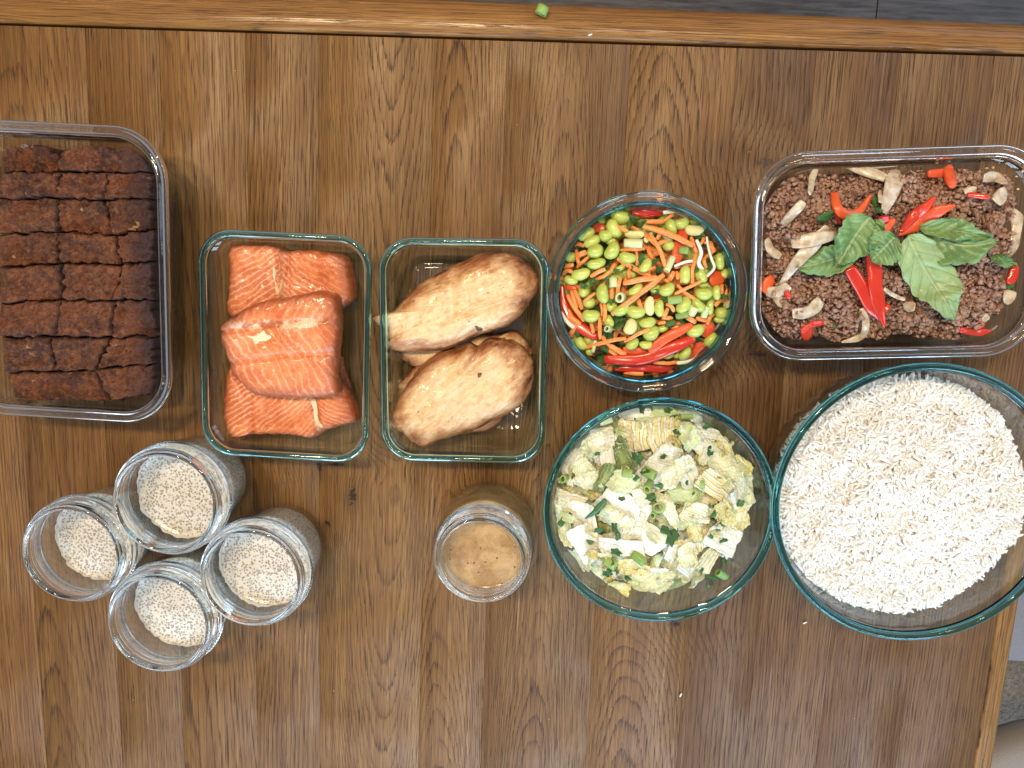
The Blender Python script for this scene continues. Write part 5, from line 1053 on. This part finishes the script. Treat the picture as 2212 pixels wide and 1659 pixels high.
    bd = [j for j in range(m)] + [i * m + m - 1 for i in range(1, n)] + [(n - 1) * m + j for j in range(m - 2, -1, -1)] + [i * m for i in range(n - 2, 0, -1)]
    Fc += [(bd[k], bd[(k + 1) % len(bd)], bd[(k + 1) % len(bd)] + N_, bd[k] + N_) for k in range(len(bd))]
    mt = {'rib': C_rib, 'leaf': C_leaf, 'yel': C_yel, 'grn': C_grn, 'lgr': C_lgr, 'stk': C_stk}[typ]
    o = meshobj('cabbage_piece', A, Fc, mt, attrs={'luv': np.r_[np.array(UV), np.array(UV)]})
    clamp_round(o, cC, rinC)
    tag(o, label or {'rib': 'thick white cabbage rib piece ', 'lgr': 'smooth light green cabbage piece ', 'leaf': 'crinkled pale cabbage leaf piece ', 'yel': 'crinkled yellow cabbage leaf piece '}[typ] + where(cC, RC * .85, c0[0], c0[1]), 'cabbage', {'rib': 'white cabbage rib pieces', 'leaf': 'pale cabbage leaf pieces', 'yel': 'yellow cabbage leaf pieces', 'lgr': 'light green cabbage pieces'}.get(typ if not label else '', 'larger cabbage pieces on top of the salad')); return o
rc = np.random.RandomState(31)
for k in range(170):    # deeper and smaller pieces first
    a = rc.rand() * 6.283; d = RC * .83 * math.sqrt(rc.rand()); x, y = cC[0] - .004 + d * math.cos(a), cC[1] + .004 + d * math.sin(a); z = csurf(x, y) - .003 - .012 * rc.rand()
    typ = ['leaf', 'yel', 'leaf', 'rib', 'leaf', 'lgr', 'rib'][k % 7]
    cab(0, 0, 140 + 110 * rc.rand(), 90 + 80 * rc.rand(), rc.rand() * 360, typ, None, curl=.5 + .5 * rc.rand(), seed=k, pt=np.array([x, y, z]))
tops = [(700,190,210,100,-8,'rib','white folded cabbage piece at the far side of the bowl'),(700,320,170,190,80,'stk','layered cut cabbage slice with yellow lines near the far side'),(880,280,180,150,75,'stk','second layered cabbage slice right of the first'),(890,480,330,150,-62,'rib','long cream cabbage rib slanting across the upper middle'),(490,420,190,110,75,'rib','cream cabbage rib left of the green leaf'),(600,450,200,120,70,'grn','veined dark green cabbage leaf left of centre'),(480,600,180,80,-65,'grn','narrow crinkled green cabbage strip left of centre'),(610,640,180,130,15,'lgr','cupped green cabbage leaf with white veins'),(270,480,190,90,-45,'rib','white cabbage rib at the upper left side'),(330,540,160,120,-50,'leaf','frilled cabbage leaf at the upper left side'),(400,380,160,110,-30,'leaf','pale leaf piece at the upper left'),(230,760,180,130,15,'stk','striped cabbage piece at the left side'),(340,890,260,120,75,'rib','big white cabbage rib at the left'),(580,790,250,180,20,'rib','wide flat white cabbage piece left of centre'),(560,880,190,150,25,'leaf','crinkled cream leaf in front of the wide flat piece'),(730,740,150,80,60,'rib','translucent white cabbage piece at the centre'),(735,850,130,90,-60,'rib','cream cabbage rib beside the scallion stub'),(770,1010,290,190,25,'rib','large glossy white cabbage piece below the centre'),(600,1090,290,110,-5,'rib','white rib piece under the large glossy piece'),(350,1060,260,150,55,'rib','pale cupped cabbage piece at the lower left'),(440,1300,190,100,80,'leaf','crinkled white leaf at the lower left rim'),(850,1310,300,230,10,'yel','large ruffled cream and yellow leaf at the bottom'),(960,1430,240,110,-35,'lgr','pale green edge leaf lowest in the bowl'),(570,1360,150,90,10,'yel','small ruffled yellow leaf at the bottom left'),(1060,740,230,130,0,'lgr','smooth light green cabbage leaf right of centre'),(1130,850,190,130,30,'stk','yellow ribbed leaf piece right of centre'),(1030,910,170,110,65,'leaf','pale veined leaf at the middle right'),(920,830,200,90,60,'leaf','crinkled pale leaf right of the scallion stub'),(1150,1030,180,130,70,'stk','yellow cabbage slice with white ribs, lower right of centre'),(1200,1160,200,150,-60,'stk','striped cabbage slice above the lower right rim'),(1050,1140,230,120,60,'yel','yellow crinkled leaf below the right centre'),(1290,1020,240,150,30,'rib','white cabbage piece at the lower right'),(1380,1100,230,110,-60,'rib','smooth white rib along the right side'),(1300,1280,200,130,-20,'leaf','pale leaf at the lower right rim'),(1180,1340,200,120,20,'leaf','cream leaf piece at the bottom right'),(1230,650,200,120,35,'stk','bright yellow cabbage slice upper right of centre'),(1270,500,260,150,35,'leaf','large pale blue-white leaf at the upper right'),(1150,390,190,120,40,'rib','white cabbage rib at the upper right'),(1200,300,190,60,8,'rib','narrow white rib near the upper right rim'),(1060,310,160,110,60,'lgr','pale green leaf near the top right'),(1080,170,200,90,25,'leaf','crinkled cream leaf at the top right rim'),(880,165,160,110,15,'lgr','pale green piece at the top of the bowl'),(1320,400,180,80,45,'yel','yellow frilled leaf at the upper right rim'),(1420,520,170,90,30,'yel','curled yellow frill at the right rim'),(1450,640,190,120,10,'leaf','pale leaf at the right rim under a herb'),(1400,760,240,190,50,'leaf','large cream leaf with a herb on it at the right'),(1300,830,190,120,60,'yel','yellow and white leaf beside the large cream leaf'),(1400,900,200,150,80,'yel','yellow crinkled leaf at the right side'),(1520,960,130,110,80,'lgr','small pale green leaf at the far right'),(200,940,220,100,70,'leaf','thin frilled leaf at the far left rim'),(170,820,240,90,80,'leaf','frilled white leaf on the left rim'),(960,560,230,100,-55,'leaf','frilled pale leaf strip in the upper middle'),(1050,560,200,130,60,'rib','cream piece behind the yellow slice'),(380,620,180,120,10,'leaf','crumpled cream leaf at the left'),(460,180+140,130,80,-20,'rib','small white piece at the upper left'),(310,1160,170,110,40,'leaf','pale leaf below the left cupped piece'),(680,1200,220,110,-10,'yel','yellow leaf under the bottom ruffle'),(1110,980,120,80,70,'yel','small yellow leaf in the middle right')]
for k, (x, y, l, w_, a, t, lab) in enumerate(tops):
    cab(x, y, l * 1.1, w_ * 1.12, a, t, lab, lift=.0040 + .0014 * (k % 4), curl=.35 if t in ('rib', 'stk') else .6, seed=200 + k)
for k in range(64):     # small frilled shreds lying over and between the big pieces
    a = rc.rand() * 6.283; d = RC * .82 * (rc.rand() ** .45); x, y = cC[0] - .004 + d * math.cos(a), cC[1] + .004 + d * math.sin(a)
    cab(0, 0, 90 + 70 * rc.rand(), 35 + 45 * rc.rand(), rc.rand() * 360, ['leaf', 'yel', 'leaf', 'lgr', 'rib'][k % 5], None, curl=1.0, seed=400 + k, pt=np.array([x, y, csurf(x, y) + .004 + .003 * rc.rand()]), tiltx=rc.randn() * .3, tilty=rc.randn() * .3)
hb = [(1210,425,75),(1420,780,75),(1550,640,70),(1290,930,60),(1265,970,45),(600,750,45),(950,1020,110),(905,975,80),(1220,1300,75),(1195,1350,40),(1310,1180,55),(1365,1180,40),(720,480,80),(690,460,60),(1300,1040,50),(1215,1010,40),(1235,860,50),(1210,800,30),(520,1190,70),(560,1120,70),(440,970,60),(380,1050,45),(190,910,70),(640,1300,50),(470,1310,40),(920,140,60),(1190,250,60),(960,185,60),(980,290,50),(550,950,60),(570,1005,60),(1050,640,35),(430,440,40),(885,460,45),(950,375,30),(400,770,35),(1110,1460,35),(1060,1510,55),(1150,1250,60),(1095,715,25),(690,200,20),(740,130,60),(760,560,60),(700,610,45),(860,660,60),(800,740,60),(500,1270,80),(530,1240,70)]
for k, (x, y, sz) in enumerate(hb):
    z_ = .0115 if y < 1400 else -.012
    o = inst('herb_piece', HM[k % 7], on_c(x, y, z_), (rc.randn() * .35, rc.randn() * .35, rc.rand() * 6.3), (mcb(sz) * .62,) * 3); tag(o, 'dark green cilantro bit on the cabbage ' + where(cC, RC * .85, o.location[0], o.location[1]), 'herb', 'cilantro bits in the cabbage salad')
a_, b_ = on_c(345, 885, .011), on_c(490, 755, .012); o = tube('herb_leaf', [a_, on_c(410, 845, .0125), b_], [.0006, .003, .0056, .003], .0008, M_herb, m=8, n=14, wob=.0006); tag(o, 'long narrow dark cilantro leaf with thin stem at the left', 'herb')
sc2 = [(855,815,90,85,60,0,'bright green scallion stub at the centre of the cabbage'),(785,665,95,60,-35,0,'green scallion piece above the central stub'),(790,575,90,70,20,0,'green scallion piece right of the green leaf'),(640,575,70,60,0,0,'small green scallion slice on the cupped leaf'),(490,210,90,60,-20,1,'pale scallion slice at the upper left rim'),(205,610,80,60,10,0,'dark green scallion ring at the left rim'),(520,1195,90,75,20,0,'ribbed green scallion piece at the lower left'),(715,1160,100,70,30,0,'dark glossy scallion piece below the large white piece'),(1045,185,100,40,0,0,'dark green scallion piece at the top of the salad'),(1290,1275,100,60,35,0,'green scallion piece at the lower right rim'),(1135,650,70,60,0,0,'olive scallion slice beside the yellow slice'),(820,860,60,50,0,0,'small green scallion piece beneath the central stub')]
for (x, y, l, w_, a, pl, lab) in sc2:
    o = inst('scallion_slice', SM[pl], on_c(x, y, .009), (0.3, (1.1 if 'ring' in lab or 'stub' in lab else .5 * math.sin(x)), math.radians(-a)), (mcb(l) / 2, mcb(w_) / 2, mcb(w_) / 2)); tag(o, lab, 'scallion slice', 'scallion slices in the cabbage salad')
s = NT('cabbage_depths'); P = s.obj(); n1 = s.noise(P, 120, 3); s.bsdf(s.mix(s.rng(n1, .35, .65), (0.50, 0.58, 0.20), (0.72, 0.76, 0.42)), .5, s.bump(s.noise(P, 200, 3), 1, .003)); M_cdepth = s.m
tag(bed('cabbage_salad_bed', (cC[0] - .004, cC[1] + .004), RC * .78, lambda x, y: csurf(x, y) - .016, .008, M_cdepth, .002, 160, under=.72), 'shredded cabbage packed below the visible pieces', 'salad', kind='stuff')

# ---------------------------------------------------------------- jars of chia pudding and of sauce
s = NT('chia_pudding'); P = s.obj(); v = s.voro(P, 490, rnd=.9); spk = s.rng(v, .50, .34); n1 = s.noise(P, 40, 2); n2 = s.noise(P, 130, 3)
halo = s.rng(v, .66, .45); core = s.rng(v, .36, .18)
c = s.mix(s.rng(n1, .35, .65), (0.61, 0.59, 0.52), (0.69, 0.69, 0.66)); c = s.mix(s.math('MULTIPLY', halo, .35), c, (0.50, 0.46, 0.38)); c = s.mix(s.math('MULTIPLY', spk, .75), c, (0.27, 0.235, 0.20)); c = s.mix(s.math('MULTIPLY', core, .45), c, (0.12, 0.10, 0.085))
s.bsdf(c, .25, s.bump(s.math('ADD', s.math('MULTIPLY', spk, .5), n2), .35, .0007), sss=.1, coat=.3); M_chia = s.m
s = NT('milk_film'); s.bsdf((0.78, 0.76, 0.72), .3, sss=.2); M_milk = s.m
def content(name, c, rfn, z0, z1, mat, label, cat, group, men=.0012, tilt=0, n=96, wave=0, seed=0):
    V = []; prof = []
    for i in range(10): z = z0 + (z1 - z0) * i / 9; prof.append((rfn(z), z))
    top = [(.985, 0), (.96, -men * .7), (.9, -men), (.7, -men), (.4, -men), (.15, -men)]
    for r_, z in prof: V += [(c[0] + r_ * math.cos(2 * math.pi * k / n), c[1] + r_ * math.sin(2 * math.pi * k / n), z) for k in range(n)]
    for f, dz in top:
        for k in range(n):
            a = 2 * math.pi * k / n; x, y = prof[-1][0] * f * math.cos(a), prof[-1][0] * f * math.sin(a); V.append((c[0] + x, c[1] + y, z1 + dz + wave * float(vnoise(np.array([[x * 90 + seed, y * 90, seed]]))[0]) * (f < .95)))
    R_ = len(prof) + len(top); Fc = [(i * n + k, i * n + (k + 1) % n, (i + 1) * n + (k + 1) % n, (i + 1) * n + k) for i in range(R_ - 1) for k in range(n)]
    Fc.append(tuple(range(n - 1, -1, -1))); Fc.append(tuple((R_ - 1) * n + k for k in range(n)))
    o = meshobj(name, V, Fc, mat); tag(o, label, cat, group); return o
def inner_r(out, th): 
    zz = [z for r, z in out]; rr = [r for r, z in out]
    return lambda z: float(np.interp(z, zz[2:], rr[2:])) - th - .00025
for (px, py, rp, lab, labc, fill) in [
    (166, 1190, 115, 'glass jar of chia pudding farthest left', 'speckled chia pudding in the jar farthest left', .50), (366, 1081, 122, 'glass jar of chia pudding beside the salmon container', 'speckled chia pudding in the jar beside the salmon', .56),
    (549, 1241, 118, 'glass jar of chia pudding farthest right of the four', 'speckled chia pudding in the right one of the four jars', .56), (352, 1338, 119, 'glass jar of chia pudding nearest the bottom of the photo', 'speckled chia pudding in the jar nearest the bottom', .50)]:
    e, c, R, h, out, th = jar(px, py, rp, .078, lab); zf_ = h * fill
    cen_a = math.atan2(c[1] - .05, c[0] - .0); NA, NZ = 60, 8; Vs = []
    for i_ in range(NZ):
        for j_ in range(NA):
            aa = cen_a - 1.5 + 3.0 * j_ / (NA - 1); hh_ = (.0012 + .0040 * max(0, float(vnoise(np.array([[aa * 3 + px, 1.5, px]]))[0]) + .25) + .0012 * float(vnoise(np.array([[aa * 14, 3, px]]))[0]) + .0012) * min(1, (1.5 - abs(aa - cen_a)) * 3)
            zz = zf_ - .001 + max(.0004, hh_) * i_ / (NZ - 1); rr2 = inner_r(out, th)(zz) - .0001; Vs.append((c[0] + rr2 * math.cos(aa), c[1] + rr2 * math.sin(aa), zz))
    Fs = [(i_ * NA + j_, i_ * NA + j_ + 1, (i_ + 1) * NA + j_ + 1, (i_ + 1) * NA + j_) for i_ in range(NZ - 1) for j_ in range(NA - 1)]
    smear = meshobj('milk_smear', Vs, Fs, M_milk)
    o = content('chia_pudding', c, inner_r(out, th), .0055, zf_, M_chia, labc, 'chia pudding', 'chia puddings in jars', wave=.0009, seed=px); smear.parent = o
s = NT('tan_sauce'); P = s.obj(); v = s.voro(P, 210, rnd=1); sp_ = s.n('ShaderNodeSeparateXYZ'); s.l(s.voro(P, 210, rnd=1, out='Color'), sp_.inputs[0]); bub = s.math('MULTIPLY', s.rng(v, .20, .13), s.rng(sp_.outputs[0], .80, .82)); ringb = s.math('MULTIPLY', s.math('MULTIPLY', s.rng(v, .32, .24), s.rng(v, .16, .22)), s.rng(sp_.outputs[0], .80, .82))
n1 = s.noise(P, 30, 3); nf = s.noise(P, 1800, 2); nm = s.noise(P, 50, 3, .6)
c = s.mix(s.rng(nm, .42, .58), (0.46, 0.265, 0.105), (0.66, 0.43, 0.20)); c = s.mix(s.math('MULTIPLY', s.rng(nf, .56, .66), s.rng(n1, .45, .6)), c, (0.75, 0.52, 0.24)); c = s.mix(s.math('MULTIPLY', bub, .8), c, (0.20, 0.085, 0.035)); c = s.mix(s.math('MULTIPLY', ringb, .5), c, (0.72, 0.50, 0.30))
s.bsdf(c, .18, s.bump(s.math('SUBTRACT', s.math('ADD', s.math('MULTIPLY', nf, .9), s.math('MULTIPLY', nm, 2.0)), bub), 1.0, .0016), coat=.3, coat_r=.15); M_sauce = s.m
e, c, R, h, out, th = jar(1041, 1202, 107, .090, 'single squat glass jar of tan sauce between containers and cabbage bowl', 'sauce')
content('tan_sauce', c, inner_r(out, th), .0055, .060, M_sauce, 'bubbly tan sauce in the squat jar standing alone', 'sauce', None, wave=.0004)

# ---------------------------------------------------------------- crumbs and bits on the table
o = inst('scallion_bit', SM[0], W(1171, 22, .006), (.2, 0, 1.2), (.0034, .0046, .0040)); tag(o, 'small green vegetable bit on the far edge board', 'scallion slice')
RGm = shared('rice_grain', np.c_[GV[:, 0] * .0034, GV[:, 1] * .0008, GV[:, 2] * .0008], GF, M_rice)
for k, (x, y, a) in enumerate([(1738, 1344, .5), (1275, 76, .3), (1470, 1500, 1.2)]):
    o = inst('rice_grain', RGm, (*W(x, y)[:2], .001), (0, 0, a), (.6, .9, .9)); tag(o, 'stray grain of rice on the bare wood', 'rice grain', 'stray rice grains on the table')
rk = np.random.RandomState(8)
for k in range(12):
    x, y = rk.rand() * 2100 + 20, 1450 + rk.rand() * 190 if k % 2 else 150 + rk.rand() * 250
    o = inst('crumb', CRM, (*W(x, y)[:2], .0004), (k, k, k), (.0004,) * 3); tag(o, 'tiny pale crumb on the bare wood of the table', 'crumb', 'crumbs on the table')
